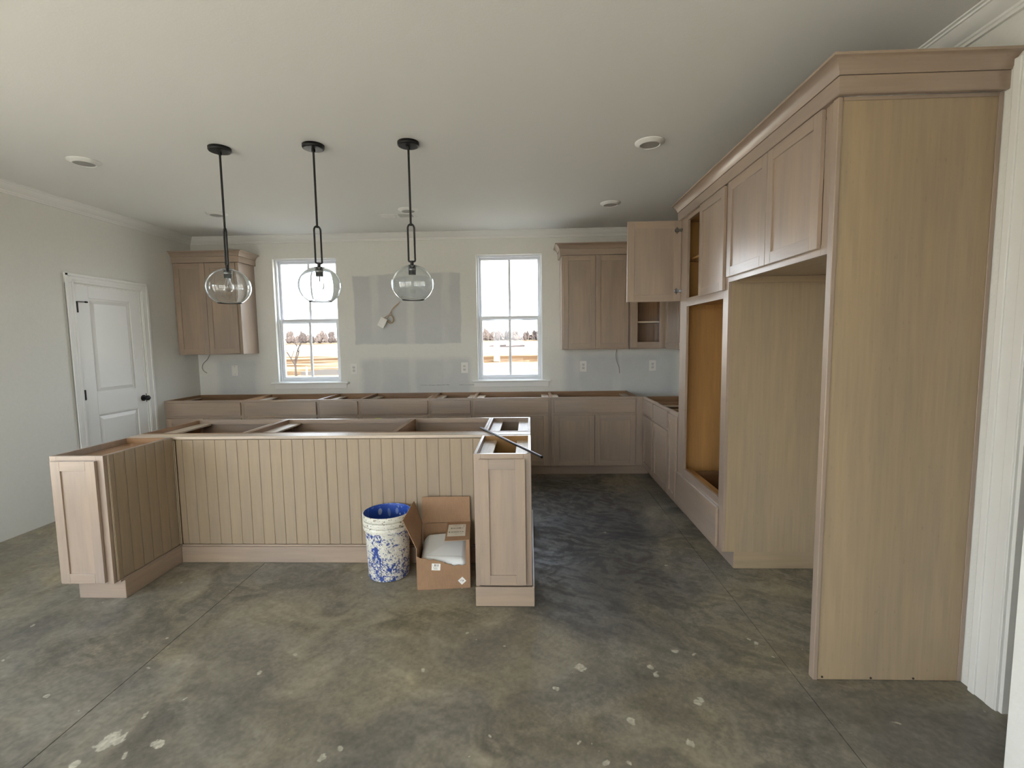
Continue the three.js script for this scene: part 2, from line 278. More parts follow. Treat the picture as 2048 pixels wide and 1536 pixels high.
// ---------- kitchen windows ----------
wins.forEach(([a, b], i) => {
  const w = structGroup('window_' + (i + 1)), zi = ZB - 0.055, e = 0.0005;
  const fr = (x0, x1, y0, y1, z0, z1, t, bt) => [bb(x0, x0 + t, y0, y1, z0, z1, 'y', 0.003, false), bb(x1 - t, x1, y0, y1, z0, z1, 'y', 0.003, false), bb(x0 + t, x1 - t, y0, y0 + bt, z0, z1, 'x', 0.003, false), bb(x0 + t, x1 - t, y1 - t, y1, z0, z1, 'x', 0.003, false)];
  mk('window_frame', fr(a + e, b - e, WB + e, WTOP - e, zi - 0.09, zi, 0.022, 0.022), M.vinyl, w);
  mk('upper_sash', fr(a + 0.023, b - 0.023, 1.742, WTOP - 0.0235, zi - 0.075, zi - 0.045, 0.026, 0.04), M.vinyl, w);
  mk('lower_sash', fr(a + 0.023, b - 0.023, WB + 0.023, 1.796, zi - 0.042, zi - 0.008, 0.034, 0.035), M.vinyl, w);
  const c = (a + b) / 2;
  mk('muntin', bb(c - 0.014, c + 0.014, 1.783, WTOP - 0.05, zi - 0.068, zi - 0.052, 'y', 0.002, false), M.vinyl, w);
  mk('muntin', bb(c - 0.014, c + 0.014, WB + 0.059, 1.759, zi - 0.034, zi - 0.018, 'y', 0.002, false), M.vinyl, w);
  for (const [y0, y1, z] of [[1.782, WTOP - 0.049, zi - 0.06], [WB + 0.058, 1.76, zi - 0.026]]) {
    const g = new THREE.PlaneGeometry(b - a - 0.104, y1 - y0); g.translate(c, (y0 + y1) / 2, z); mk('pane', g, M.glass, w);
  }
  mk('stool', [bb(a - 0.075, b + 0.1, WB - 0.02, WB - 0.0005, ZB + 0.0005, ZB + 0.06, 'x', 0.006, false), bb(a + e, b - e, WB - 0.0005, WB + 0.004, zi, ZB + 0.002, 'x', 0, false)], M.trim, w);
  mk('apron', bb(a - 0.05, b + 0.072, WB - 0.083, WB - 0.0205, ZB + 0.0005, ZB + 0.016, 'x', 0.003, false), M.trim, w);
});

// ---------- pantry door on the left wall ----------
{
  const d = structGroup('door_1'), x = XL;
  const side = (z0, z1, dir) => [bb(x + 0.0005, x + 0.013, 0, DT + 0.003, z0, z1, 'y', 0.002, false), bb(x + 0.0005, x + 0.02, 0, DT + 0.086, dir > 0 ? z1 - 0.028 : z0, dir > 0 ? z1 : z0 + 0.028, 'y', 0.004, false), bb(x + 0.0005, x + 0.017, 0, DT + 0.02, dir > 0 ? z0 + 0.008 : z1 - 0.03, dir > 0 ? z0 + 0.03 : z1 - 0.008, 'y', 0.004, false)];
  mk('side_casing', side(DZ1 + 0.004, DZ1 + 0.094, 1), M.trim, d);
  mk('side_casing', side(DZ0 - 0.1, DZ0 - 0.004, -1), M.trim, d);
  mk('head_casing', [bb(x + 0.0005, x + 0.013, DT + 0.004, DT + 0.07, DZ0 - 0.07, DZ1 + 0.066, 'z', 0.002, false), bb(x + 0.0005, x + 0.02, DT + 0.06, DT + 0.0875, DZ0 - 0.1005, DZ1 + 0.0945, 'z', 0.004, false), bb(x + 0.0005, x + 0.017, DT + 0.008, DT + 0.03, DZ0 - 0.03, DZ1 + 0.026, 'z', 0.004, false)], M.trim, d);
  mk('jamb', [bb(x - WT, x + 0.002, 0, DT, DZ0 + 0.0005, DZ0 + 0.012, 'y', 0, false), bb(x - WT, x + 0.002, 0, DT, DZ1 - 0.012, DZ1 - 0.0005, 'y', 0, false), bb(x - WT, x + 0.002, DT - 0.008, DT - 0.0005, DZ0 + 0.012, DZ1 - 0.012, 'z', 0, false)], M.trim, d);
  // slab: stiles and rails with two raised panels
  const z0 = DZ0 + 0.015, z1 = DZ1 - 0.015, xa = x - 0.037, xb = x - 0.002, t = DT - 0.012, b = 0.012;
  const pz0 = -4.9, pz1 = -4.433;
  const slab = mk('door_slab', [bb(xa, xb, b, t, z0, pz0, 'y', 0.002, false), bb(xa, xb, b, t, pz1, z1, 'y', 0.002, false), bb(xa, xb, 1.948, t, pz0, pz1, 'z', 0, false), bb(xa, xb, 0.846, 1.053, pz0, pz1, 'z', 0, false), bb(xa, xb, b, 0.24, pz0, pz1, 'z', 0, false), bb(xa, xb - 0.014, 0.2, 2.0, pz0 - 0.005, pz1 + 0.005, 'y', 0, false)], M.trim, d);
  for (const [y0, y1] of [[1.053, 1.948], [0.24, 0.846]]) {
    const g = plain(new THREE.CylinderGeometry(Math.SQRT1_2 * 0.72, Math.SQRT1_2, 1, 4, 1).rotateY(Math.PI / 4));
    const w = pz1 - pz0 - 0.03, h = y1 - y0 - 0.03, pos = [], X0 = xb - 0.0145, X1 = xb - 0.003, q = 0.035;
    const A = [[X0, y0 + 0.015, pz0 + 0.015], [X0, y0 + 0.015, pz1 - 0.015], [X0, y1 - 0.015, pz1 - 0.015], [X0, y1 - 0.015, pz0 + 0.015]], B = A.map(([, yy, zz]) => [X1, yy > (y0 + y1) / 2 ? yy - q : yy + q, zz > (pz0 + pz1) / 2 ? zz - q : zz + q]);
    const f = (p, q2, r, s) => pos.push(...p, ...q2, ...r, ...p, ...r, ...s);
    f(B[3], B[2], B[1], B[0]); for (let k = 0; k < 4; k++) f(A[(k + 1) % 4], A[k], B[k], B[(k + 1) % 4]);
    const gg = new THREE.BufferGeometry(); gg.setAttribute('position', new THREE.Float32BufferAttribute(pos, 3)); gg.computeVertexNormals(); mk('raised_panel', uvMetres(gg, 'y', false), M.trim, d);
  }
  for (const y of [1.855, 1.052, 0.25]) mk('hinge', [cyl(0.007, 0.095, x + 0.006, y, z1 + 0.006), bb(x - 0.003, x + 0.001, y - 0.045, y + 0.045, z1 - 0.012, z1 + 0.004, 'y', 0, false)], M.black, d);
  mk('hinge_stop', [cyl(0.004, 0.075, x + 0.022, 1.906, z1 - 0.03, 'z', 10), cyl(0.0085, 0.02, x + 0.022, 1.906, z1 - 0.072, 'z', 12), cyl(0.009, 0.006, x + 0.01, 1.906, z1 + 0.004)], M.black, d);
  mk('knob', [cyl(0.032, 0.008, x + 0.003, 0.946, -4.974, 'x'), cyl(0.011, 0.04, x + 0.024, 0.946, -4.974, 'x'), lathe([[0, -0.016], [0.018, -0.015], [0.027, -0.006], [0.027, 0.006], [0.018, 0.015], [0, 0.016]], 24).rotateZ(Math.PI / 2).translate(x + 0.05, 0.946, -4.974), cyl(0.004, 0.02, x + 0.07, 0.946, -4.974, 'x', 10), bb(x - 0.003, x + 0.0015, 0.9, 0.99, z0 - 0.003, z0 + 0.004, 'y', 0, false)], M.black, d);
}

// ---------- cabinet building (local axes: front face at z = 0 facing +z, x to the right) ----------
const T = 0.016, DTh = 0.019;
function shaker(x0, x1, y0, y1, z, rail = 0.057, mat = M.stain) { // {frame geometries, panel}
  const z1 = z + DTh;
  return { frame: [bb(x0, x0 + rail, y0, y1, z, z1, 'y', 0.002), bb(x1 - rail, x1, y0, y1, z, z1, 'y', 0.002), bb(x0 + rail, x1 - rail, y0, y0 + rail, z, z1, 'x', 0.0012), bb(x0 + rail, x1 - rail, y1 - rail, y1, z, z1, 'x', 0.0012)], panel: bb(x0 + rail - 0.004, x1 - rail + 0.004, y0 + rail - 0.004, y1 - rail + 0.004, z + 0.004, z + 0.0105, 'y', 0) };
}
function addDoor(parent, x0, x1, y0, y1, rail) { const s = shaker(x0, x1, y0, y1, 0.001, rail), f = mk('door', s.frame, M.stain, parent); const p = mk('door_panel', s.panel, M.stain, f); return f; }
function baseCabinet(o) {
  const t = thing(o.name || 'base_cabinet', o.label, 'cabinet', o.at, o.turn || 0, o.group), h = o.w / 2, d = o.d || 0.605, e = 0.0008, top = BH, L = -h + e, R = h - e, fl = o.front || [L, R];
  for (const x of [L, R - T]) mk('side_panel', [bb(x, x + T, TK, top, -d, -DTh - e, 'z', 0), bb(x, x + T, 0.001, TK, -d, -0.0945, 'z', 0)], o.sideMat || M.inside, t);
  mk('back_panel', bb(L + T + e, R - T - e, TK, top - (o.lowBack || 0), -d, -d + 0.012, 'y', 0), M.inside, t);
  mk('back_rail', bb(L + T + e, R - T - e, top - 0.09, top - 0.001, -d + 0.0125, -d + 0.03, 'x', 0.001), M.inside, t);
  mk('bottom_panel', bb(L + T + e, R - T - e, TK, TK + 0.014, -d + 0.0125, -DTh - e, 'x', 0), M.inside, t);
  const [sl, sr] = o.strips || [0.08, 0.08];
  if (sl) mk('stretcher', bb(L + T + e, L + T + sl, top - 0.042, top - 0.03, -d + 0.031, -DTh - 0.002, 'z', 0.001), M.raw, t);
  if (sr) mk('stretcher', bb(R - T - sr, R - T - e, top - 0.042, top - 0.03, -d + 0.031, -DTh - 0.002, 'z', 0.001), M.raw, t);
  for (const cx of o.clips || []) mk('corner_clip', [cyl(0.010, 0.014, cx, top - 0.022, -0.036, 'y', 12), cyl(0.006, 0.012, cx, top - 0.010, -0.036, 'y', 12)], M.plate, t);
  const s = o.stile || [0.038, 0.038], f = [bb(fl[0], fl[0] + s[0], TK, top, -DTh, 0, 'y', 0.001), bb(fl[1] - s[1], fl[1], TK, top, -DTh, 0, 'y', 0.001), bb(fl[0] + s[0], fl[1] - s[1], top - 0.038, top, -DTh, 0, 'x', 0.001), bb(fl[0] + s[0], fl[1] - s[1], TK, TK + 0.03, -DTh, 0, 'x', 0.001)];
  if (o.drawers && o.drawers.length) f.push(bb(fl[0] + s[0], fl[1] - s[1], 0.672, 0.71, -DTh, 0, 'x', 0.001));
  mk('face_frame', f, M.stain, t);
  for (const [a, b] of o.drawers || []) mk('drawer_front', bb(a, b, 0.706, 0.852, 0.001, 0.001 + DTh, 'x', 0.003), M.stain, t);
  for (const [a, b, y0 = 0.121, y1 = 0.678, rail] of o.doors || []) addDoor(t, a, b, y0, y1, rail);
  if (o.toe !== false) mk('toe_kick', bb(fl[0], fl[1] + (o.toeExtra || 0), 0.001, TK - e, -0.094, -0.0785, 'x', 0.001), M.stain, t);
  return t;
}
function crownOn(parent, path, mat = M.stain) { // frieze and cove on a cabinet top; path on the face plane
  const frieze = [[0, 2.433], [0.017, 2.433], [0.02, 2.436], [0.02, 2.5], [0, 2.5]].map(([a, y]) => [a + 0.0006, y + 0.003]);
  const cove = [[0, 2.505], [0.024, 2.505], [0.026, 2.512], [0.03, 2.519], [0.037, 2.531], [0.047, 2.542], [0.058, 2.549], [0.066, 2.552], [0.073, 2.553], [0.073, 2.563], [0, 2.563]].map(([a, y]) => [a + 0.0006, y]);
  mk('frieze_board', sweep(path, frieze), mat, parent); mk('crown_moulding', sweep(path, cove), mat, parent);
}

// back run, left to right
const runFronts = [[-4.1, -3.195, [-4.075, -3.222], 2, 'base cabinet in the far left corner, under the left wall cabinet'], [-3.195, -2.34, [-3.167, -2.365], 2, 'wide base cabinet under the left window'], [-2.34, -1.876, [-2.315, -1.9], 1, 'narrow base cabinet just right of the left window'], [-1.876, -1.098, [-1.848, -1.121], 2, 'base cabinet below the grey patch, left of the range gap'], [-1.098, -0.626, [-1.075, -0.652], 1, 'narrow base cabinet just left of the right window'], [-0.626, 0.233, [-0.599, 0.204], 2, 'wide base cabinet under the right window'], [0.233, 1.168, [0.262, 1.143], 2, 'base cabinet with two doors in view beside the inner corner']];
runFronts[3][4] = 'base cabinet below the grey wall patch and hanging cable';
runFronts.forEach(([a, b, dr, n, label], i) => {
  const c = (a + b) / 2, q = [dr[0] - c, dr[1] - c], m = (q[0] + q[1]) / 2, last = i === 6, first = i === 0;
  baseCabinet({ label: 'uncovered taupe maple ' + label, at: [c, 0, ZF], w: b - a, d: 0.611, drawers: [q], doors: n === 2 ? [[q[0], m - 0.002], [m + 0.002, q[1]]] : [q], stile: [q[0] + (b - a) / 2 + 0.01, (b - a) / 2 - q[1] + 0.01 + (last ? 0.064 : 0)], front: last ? [-(b - a) / 2 + 0.0008, XF - c - 0.001] : undefined, clips: [[b - c - 0.06], [], [], [], [a - c + 0.06], [a - c + 0.07, b - c - 0.06], [b - c - 0.07]][i], toeExtra: last ? 0.074 : 0, strips: first ? [0.02, 0.09] : undefined, lowBack: 0 });
});
// right run, facing -x: local x is world z
const rightAt = (z0, z1) => [XF, 0, (z0 + z1) / 2];
{
  const mkR = (z0, z1, o) => { const c = (z0 + z1) / 2, w = z1 - z0; return baseCabinet({ at: rightAt(z0, z1), turn: -Math.PI / 2, w, d: 0.615, ...o, drawers: (o.drawers || []).map(([a, b]) => [a - c, b - c]), doors: (o.doors || []).map(([a, b, ...r]) => [a - c, b - c, ...r]), front: o.front && o.front.map((v) => v - c) }); };
  mkR(-5.255, -4.796, { label: 'uncovered taupe base cabinet in the inner corner of the right run', drawers: [[-5.22, -4.812]], doors: [[-5.225, -4.812]], stile: [0.03, 0.025], strips: [0, 0] });
  mkR(-4.795, -4.288, { label: 'uncovered taupe base cabinet in the middle of the right run', drawers: [[-4.778, -4.303]], doors: [[-4.778, -4.303]], stile: [0.025, 0.025], strips: [0.06, 0.06] });
  mkR(-4.287, -4.043, { name: 'pull_out_cabinet', label: 'narrow base cabinet with one full-height door against the oven cabinet', doors: [[-4.274, -4.05, 0.121, 0.845, 0.05]], stile: [0.025, 0.02], strips: [0.03, 0.03] });
}

// ---------- oven cabinet, fridge cabinet, end panel ----------
{
  const z0 = -4.04, z1 = -3.079, c = (z0 + z1) / 2, h = (z1 - z0) / 2, d = 0.618, l = (z) => z - c, e = 0.0008;
  const t = thing('oven_cabinet', 'tall taupe cabinet with an empty oven opening and one upper door swung open', 'cabinet', [XF, 0, c], -Math.PI / 2);
  const L = -h + e, R = h - e;
  mk('side_panel', [bb(L, L + T, TK, 2.44, -d, -DTh - e, 'y', 0), bb(L, L + T, 0.001, TK, -d, -0.08, 'y', 0)], M.amber, t);
  const sp = mk('side_panel', [bb(R - T, R, TK, 2.44, -d, -0.0005 - DTh, 'y', 0.001)], M.veneer, t); sp.userData.label = 'yellowish veneer side facing the refrigerator space';
  for (const [a, b] of [[L + T + e, L + T + 0.006], [R - T - 0.006, R - T - e]]) mk('inner_lining', bb(a, b, 0.4, 1.74, -d + 0.02, -DTh - 0.002, 'y', 0), M.amber, t);
  mk('back_panel', bb(L + T + e, R - T - e, TK, 2.43, -d, -d + 0.012, 'y', 0), M.amber, t);
  mk('deck', [bb(L + 0.024, R - 0.024, 0.405, 0.42, -d + 0.014, -d + 0.16, 'x', 0.001), bb(L + 0.024, R - 0.024, 0.405, 0.42, -0.1, -DTh - 0.001, 'x', 0.001)], M.amber, t);
  mk('bottom_panel', bb(L + T + e, R - T - e, TK, TK + 0.014, -d + 0.014, -DTh - e, 'x', 0), M.amber, t);
  mk('shelf', bb(L + T + 0.002, R - T - 0.002, 2.11, 2.127, -d + 0.016, -0.05, 'x', 0.001), M.amber, t);
  mk('shelf', bb(L + T + 0.002, R - T - 0.002, 1.765, 1.782, -d + 0.016, -DTh - 0.001, 'x', 0.001), M.amber, t);
  mk('top_panel', bb(L + T + e, R - T - e, 2.42, 2.435, -d + 0.014, -DTh - 0.001, 'x', 0.001), M.amber, t);
  mk('face_frame', [bb(L, l(-3.88), TK, 2.435, -DTh, 0, 'y', 0.001), bb(l(-3.16), R, TK, 2.435, -DTh, 0, 'y', 0.001), bb(l(-3.88), l(-3.16), 0.385, 0.452, -DTh, 0, 'x', 0.001), bb(l(-3.88), l(-3.16), 1.745, 1.81, -DTh, 0, 'x', 0.001), bb(l(-3.88), l(-3.16), 2.405, 2.435, -DTh, 0, 'x', 0.001), bb(l(-3.88), l(-3.16), TK, TK + 0.03, -DTh, 0, 'x', 0.001)], M.stain, t);
  mk('drawer_front', bb(l(-4.02), l(-3.145), 0.121, 0.39, 0.001, 0.02, 'x', 0.003), M.stain, t);
  addDoor(t, l(-3.568), l(-3.128), 1.795, 2.432);
  // the open door stands square to the face, hinged at the far side
  const od = mk('door', shaker(0, 0.43, 1.797, 2.437, 0).frame, M.stain, t); od.name = 'open_door';
  const op = mk('door_panel', bb(0.053, 0.377, 1.85, 2.384, 0.004, 0.0105, 'y', 0), M.stain, od);
  od.position.set(l(-4.03), 0, 0.003); od.rotation.y = -Math.PI / 2;
  for (const y of [2.36, 1.88]) mk('hinge', [cyl(0.019, 0.006, 0.035, y, 0.0, 'z', 20), bb(0.004, 0.05, y - 0.009, y + 0.009, -0.012, 0.0, 'x', 0.002, false), bb(-0.004, 0.012, y - 0.012, y + 0.012, -0.022, -0.004, 'x', 0.002, false), cyl(0.004, 0.004, 0.035, y + 0.023, -0.001, 'z', 10), cyl(0.004, 0.004, 0.035, y - 0.023, -0.001, 'z', 10)], M.chrome, od);
  mk('toe_kick', bb(L, R - T - 0.001, 0.001, TK - e, -0.094, -0.08, 'x', 0.001), M.stain, t);
  mk('side_plinth', bb(R - T, R - 0.006, 0.001, TK - e, -d, -0.08, 'z', 0.001), M.veneer, t);
  mk('drawer_box', [bb(L + 0.03, R - 0.03, 0.14, 0.15, -d + 0.05, -0.03, 'x', 0), bb(L + 0.03, L + 0.042, 0.15, 0.395, -d + 0.05, -0.03, 'z', 0), bb(R - 0.042, R - 0.03, 0.15, 0.395, -d + 0.05, -0.03, 'z', 0), bb(L + 0.042, R - 0.042, 0.15, 0.395, -d + 0.05, -d + 0.062, 'x', 0), bb(L + 0.042, R - 0.042, 0.15, 0.38, -0.042, -0.03, 'x', 0)], M.inside, t);
  mk('bracket', [cyl(0.012, 0.05, l(-3.19), 0.425, -0.05, 'z', 12)], M.plate, t);
}
{
  const z0 = -3.078, z1 = -2.0765, c = (z0 + z1) / 2, h = (z1 - z0) / 2, d = 0.618, l = (z) => z - c, e = 0.0008, L = -h + e, R = h - e;
  const t = thing('refrigerator_cabinet', 'deep taupe wall cabinet with two doors above the empty refrigerator space', 'cabinet', [XF, 0, c], -Math.PI / 2);
  mk('side_panel', bb(L, L + T, 1.843, 2.435, -d, -DTh - e, 'y', 0), M.amber, t);
  mk('side_panel', bb(R - T, R, 1.843, 2.435, -d, -DTh - e, 'y', 0), M.amber, t);
  mk('back_panel', bb(L + T + e, R - T - e, 1.843, 2.43, -d, -d + 0.012, 'y', 0), M.amber, t);
  mk('bottom_panel', bb(L + T + e, R - T - e, 1.868, 1.884, -d + 0.014, -DTh - e, 'x', 0), M.veneer, t);
  mk('cleat', bb(L + T + 0.001, L + T + 0.02, 1.83, 1.867, -d + 0.014, -DTh - 0.03, 'z', 0.001), M.veneer, t);
  mk('face_frame', [bb(L, L + 0.03, 1.838, 2.435, -DTh, 0, 'y', 0.001), bb(R - 0.055, R, 1.838, 2.435, -DTh, 0, 'y', 0.001), bb(L + 0.03, R - 0.055, 1.838, 1.884, -DTh, 0, 'x', 0.001), bb(L + 0.03, R - 0.055, 2.4, 2.435, -DTh, 0, 'x', 0.001)], M.stain, t);
  const m = l(-2.588);
  addDoor(t, l(-3.088) + 0.012, m - 0.0015, 1.868, 2.43); addDoor(t, m + 0.0015, l(-2.132), 1.868, 2.43);
}
{
  const t = thing('refrigerator_end_panel', 'full-height wooden end panel closing the near end of the refrigerator space', 'cabinet panel', [XF, 0, -2.0455]);
  mk('panel', bb(0.0105, 0.6195, 0.002, 2.435, -0.028, -0.0005, 'y', 0.001), M.veneer, t);
  mk('stile', bb(-0.009, 0.010, 0.002, 2.435, -0.0305, 0.0045, 'y', 0.003), M.stain, t);
  mk('edge_strip', bb(0.602, 0.619, 0.003, 2.434, 0.0, 0.0045, 'y', 0.0015), M.stain, t);
  mk('edge_strip', bb(0.0115, 0.601, 2.42, 2.434, 0.0, 0.0045, 'x', 0.0015), M.stain, t);
  for (const [x, y] of [[0.032, 0.014], [0.24, 0.011], [0.42, 0.011]]) mk('screw', cyl(0.0045, 0.003, x, y, 0.0005, 'z', 10), M.dark, t);
}
{
  const t = thing('cabinet_cornice', 'long taupe crown moulding along the top of the tall cabinets, returning to the right wall', 'moulding');
  crownOn(t, [[XF, -4.075], [XF, -2.0405], [XR - 0.001, -2.0405]].map(([x, z]) => [x, z]).reverse());
}

// ---------- wall cabinets ----------
function wallCabinet(o) {
  const t = thing('wall_cabinet', o.label, 'cabinet', o.at, o.turn || 0), h = o.w / 2, d = 0.325, e = 0.0008, L = -h + e, R = h - e, y0 = 1.383, y1 = 2.435;
  mk('side_panel', bb(L, L + T, y0, y1, -d + 0.001, -DTh - e, 'y', 0.001), M.stain, t); mk('side_panel', bb(R - T, R, y0, y1, -d + 0.001, -DTh - e, 'y', 0.001), M.stain, t);
  mk('back_panel', bb(L + T + e, R - T - e, y0 + 0.01, y1 - 0.02, -d + 0.001, -d + 0.012, 'y', 0), o.inside || M.inside, t);
  mk('bottom_panel', bb(L + T + e, R - T - e, y0 + 0.012, y0 + 0.027, -d + 0.013, -DTh - e, 'x', 0), M.stain, t);
  mk('top_panel', bb(L + T + e, R - T - e, y1 - 0.017, y1 - 0.001, -d + 0.013, -DTh - e, 'x', 0), M.inside, t);
  const s = o.stile || [0.04, 0.04];
  mk('face_frame', [bb(L, L + s[0], y0, y1, -DTh, 0, 'y', 0.001), bb(R - s[1], R, y0, y1, -DTh, 0, 'y', 0.001), bb(L + s[0], R - s[1], y0, y0 + 0.04, -DTh, 0, 'x', 0.001), bb(L + s[0], R - s[1], y1 - 0.04, y1, -DTh, 0, 'x', 0.001)], M.stain, t);
  for (const [a, b] of o.doors || []) addDoor(t, a, b, y0 + 0.012, y1 - 0.006);
  return t;
}
const ZU = -5.547;
{
  const c = (-4.1 - 3.3264) / 2, w = 0.7736, t = wallCabinet({ label: 'taupe wall cabinet left of the windows, beside the pantry door', at: [c, 0, ZU], w, doors: [[-4.078 - c, -3.717 - c], [-3.713 - c, -3.362 - c]] });
  crownOn(t, [[w / 2, -0.323], [w / 2, 0], [-w / 2 + 0.001, 0]]);
}
{
  const c = (0.3705 + 1.13) / 2, w = 1.13 - 0.3705, t = wallCabinet({ label: 'taupe wall cabinet right of the windows, above a loose wire', at: [c, 0, ZU], w, doors: [[0.388 - c, 0.748 - c], [0.751 - c, 1.118 - c]] });
  crownOn(t, [[w / 2 - 0.001, 0], [-w / 2, 0], [-w / 2, -0.323]]);
}
{
  const a = 1.132, b = 1.545, c = (a + b) / 2, t = wallCabinet({ label: 'corner wall cabinet with a single glass door, behind the open oven cabinet door', at: [c, 0, ZU], w: b - a, stile: [0.06, 0.045] });
  const y0 = 1.395, y1 = 2.429, x0 = 1.153 - c, x1 = 1.529 - c, r = 0.066;
  const f = mk('door', shaker(x0, x1, y0, y1, 0.001, r).frame, M.stain, t);
  const g = new THREE.PlaneGeometry(x1 - x0 - 2 * r + 0.006, y1 - y0 - 2 * r + 0.006); g.translate((x0 + x1) / 2, (y0 + y1) / 2, 0.008); mk('pane', g, M.glass, f);
  const w = b - a; for (const q of [-w / 2 + 0.02, w / 2 - 0.02]) mk('inner_lining', bb(q - 0.002, q + 0.002, 1.42, 2.41, -0.31, -0.022, 'y', 0), M.inside, t);
  for (const y of [1.686, 2.06]) mk('shelf', bb(-w / 2 + 0.023, w / 2 - 0.023, y - 0.008, y + 0.008, -0.31, -0.03, 'x', 0.001), M.raw, t);
  crownOn(t, [[w / 2 - 0.001, 0], [-w / 2 + 0.001, 0]]);
}
{ // wall cabinet on the right wall, mostly hidden behind the oven cabinet
  const z0 = -5.5, z1 = -4.045, c = (z0 + z1) / 2;
  wallCabinet({ label: 'wall cabinet on the right wall, peeping out between glass door and oven cabinet', at: [XR - 0.326, 0, c], w: z1 - z0, turn: -Math.PI / 2, stile: [0.05, 0.04], doors: [[z0 - c + 0.035, -0.255], [-0.25, 0.225], [0.23, z1 - c - 0.02]] });
}

// ---------- island ----------
const IX0 = -2.7555, IX1 = 0.003, ZI = -3.17, LZ = -2.632;
{
  const units = [[IX0, -2.0, 'leftmost open-topped island cabinet, behind the left end cabinet'], [-1.9995, -0.951, 'widest open-topped island cabinet in the middle'], [-0.9505, -0.312, 'open-topped island cabinet right of the middle, left of the black rod'], [-0.3115, IX1, 'narrow open-topped island cabinet at the right end, behind the black rod']];
  units.forEach(([a, b, label], i) => {
    const w = b - a, q = [-w / 2 + 0.025, w / 2 - 0.025];
    baseCabinet({ name: 'island_cabinet', label: label, at: [(a + b) / 2, 0, -3.902], turn: Math.PI, w, d: 0.61, drawers: [q], doors: w > 0.6 ? [[q[0], -0.002], [0.002, q[1]]] : [q], strips: i === 0 ? [0.12, 0.1] : i === 1 ? [0, 0.1] : i === 2 ? [0, 0] : [0.075, 0.075], stile: [0.035, 0.035], lowBack: 0.02 });
  });
  tag(mk('island_top_rail', bb(IX0 + 0.001, IX1, 0.856, BH, -3.288, -3.181, 'x', 0.002), M.raw), 'long pale rail board lying along the island top above the grooved panelling', 'board');
}
function leg(label, x0, x1, left) {
  const c = (x0 + x1) / 2, w = x1 - x0, d = 0.53, e = 0.0008, L = -w / 2, R = w / 2, t = thing('island_end_cabinet', label, 'cabinet', [c, 0, LZ]);
  mk('side_panel', bb(L, L + T, left ? TK : 0.001, BH, -d, -DTh - e, 'y', 0.001), M.stain, t);
  mk('side_panel', bb(R - T, R, TK, BH, -d, -DTh - e, 'y', 0.001), M.stain, t);
  mk('back_panel', bb(L + T + e, R - T - e, TK, BH - 0.001, -d, -d + 0.014, 'x', 0), left ? M.inside : M.amber, t);
  mk('bottom_panel', bb(L + T + e, R - T - e, TK, TK + 0.014, -d + 0.015, -DTh - e, 'z', 0), M.inside, t);
  mk('face_frame', [bb(L, L + 0.04, TK, BH, -DTh, 0, 'y', 0.0015), bb(R - 0.042, R, TK, BH, -DTh, 0, 'y', 0.0015), bb(L + 0.04, R - 0.042, BH - 0.04, BH, -DTh, 0, 'x', 0.0015), bb(L + 0.04, R - 0.042, TK, TK + 0.03, -DTh, 0, 'x', 0.0015)], M.stain, t);
  if (left) { mk('stretcher', bb(L + T + e, L + 0.185, BH - 0.05, BH - 0.036, -d + 0.015, -DTh - 0.002, 'z', 0.001), M.inside, t); addDoor(t, L + 0.0185, R - 0.036, 0.128, 0.849, 0.056); }
  else { mk('stretcher', bb(L + T + e, L + 0.097, BH - 0.045, BH - 0.033, -d + 0.015, -DTh - 0.002, 'z', 0.001), M.raw, t); mk('stretcher', bb(R - 0.09, R - T - e, BH - 0.045, BH - 0.033, -d + 0.015, -DTh - 0.002, 'z', 0.001), M.raw, t); addDoor(t, L + 0.029, R - 0.033, 0.128, 0.849, 0.056); }
  return t;
}
{
  const t = leg('end cabinet with a panelled door at the left end of the island', IX0, -2.4385, true);
  mk('base_block', bb(-0.317 / 2 + 0.052, 0.317 / 2 + 0.022, 0.001, TK - 0.001, -0.5, -0.05, 'x', 0.002), M.stain, t);
  const u = leg('end cabinet with a panelled door at the island right end, beside the cardboard box', -0.316, IX1, false);
  mk('base_board', [bb(-0.161, 0.172, 0.001, 0.113, 0.0008, 0.016, 'x', 0.003), bb(0.1605, 0.174, 0.001, 0.113, -1.25, 0.0005, 'z', 0.003)], M.stain, u);
}
// grooved panelling: boards with joints between them on a backing sheet
function beadboard(label, at, turn, W, y0, y1, first, pitch, mirror) {
  const t = thing('beadboard_panel', label, 'panelling', at, turn);
  mk('backing', bb(0, W, y0, y1, -0.009, -0.0034, 'y', 0), M.bead, t);
  const cache = {};
  let x = 0, nx = first;
  while (x < W - 0.004) {
    const r = Math.min(nx, W), w = r - x - 0.0044, k = w.toFixed(3) + '_' + (Math.round(x / pitch) % 3);
    if (w > 0.004) { cache[k] ??= bb(0, w, y0, y1, -0.0032, 0, 'y', 0.0014); const b = mk('board', cache[k], M.bead, t); b.position.x = x + 0.0022; }
    x = r; nx = x + pitch;
  }
  return t;
}
beadboard('left sheet of vertical grooved panelling across the island back', [-2.415, 0, ZI + 0.002], 0, 1.038, 0.126, 0.855, 0.045, 0.0762);
beadboard('right sheet of vertical grooved panelling across the island back, behind the bucket', [-1.375, 0, ZI + 0.002], 0, 1.058, 0.126, 0.855, 0.067, 0.0772);
beadboard('short sheet of grooved panelling on the inner side of the left island end', [-2.4255, 0, LZ - 0.021], Math.PI / 2, 0.51, 0.127, 0.875, 0.035, 0.0775);
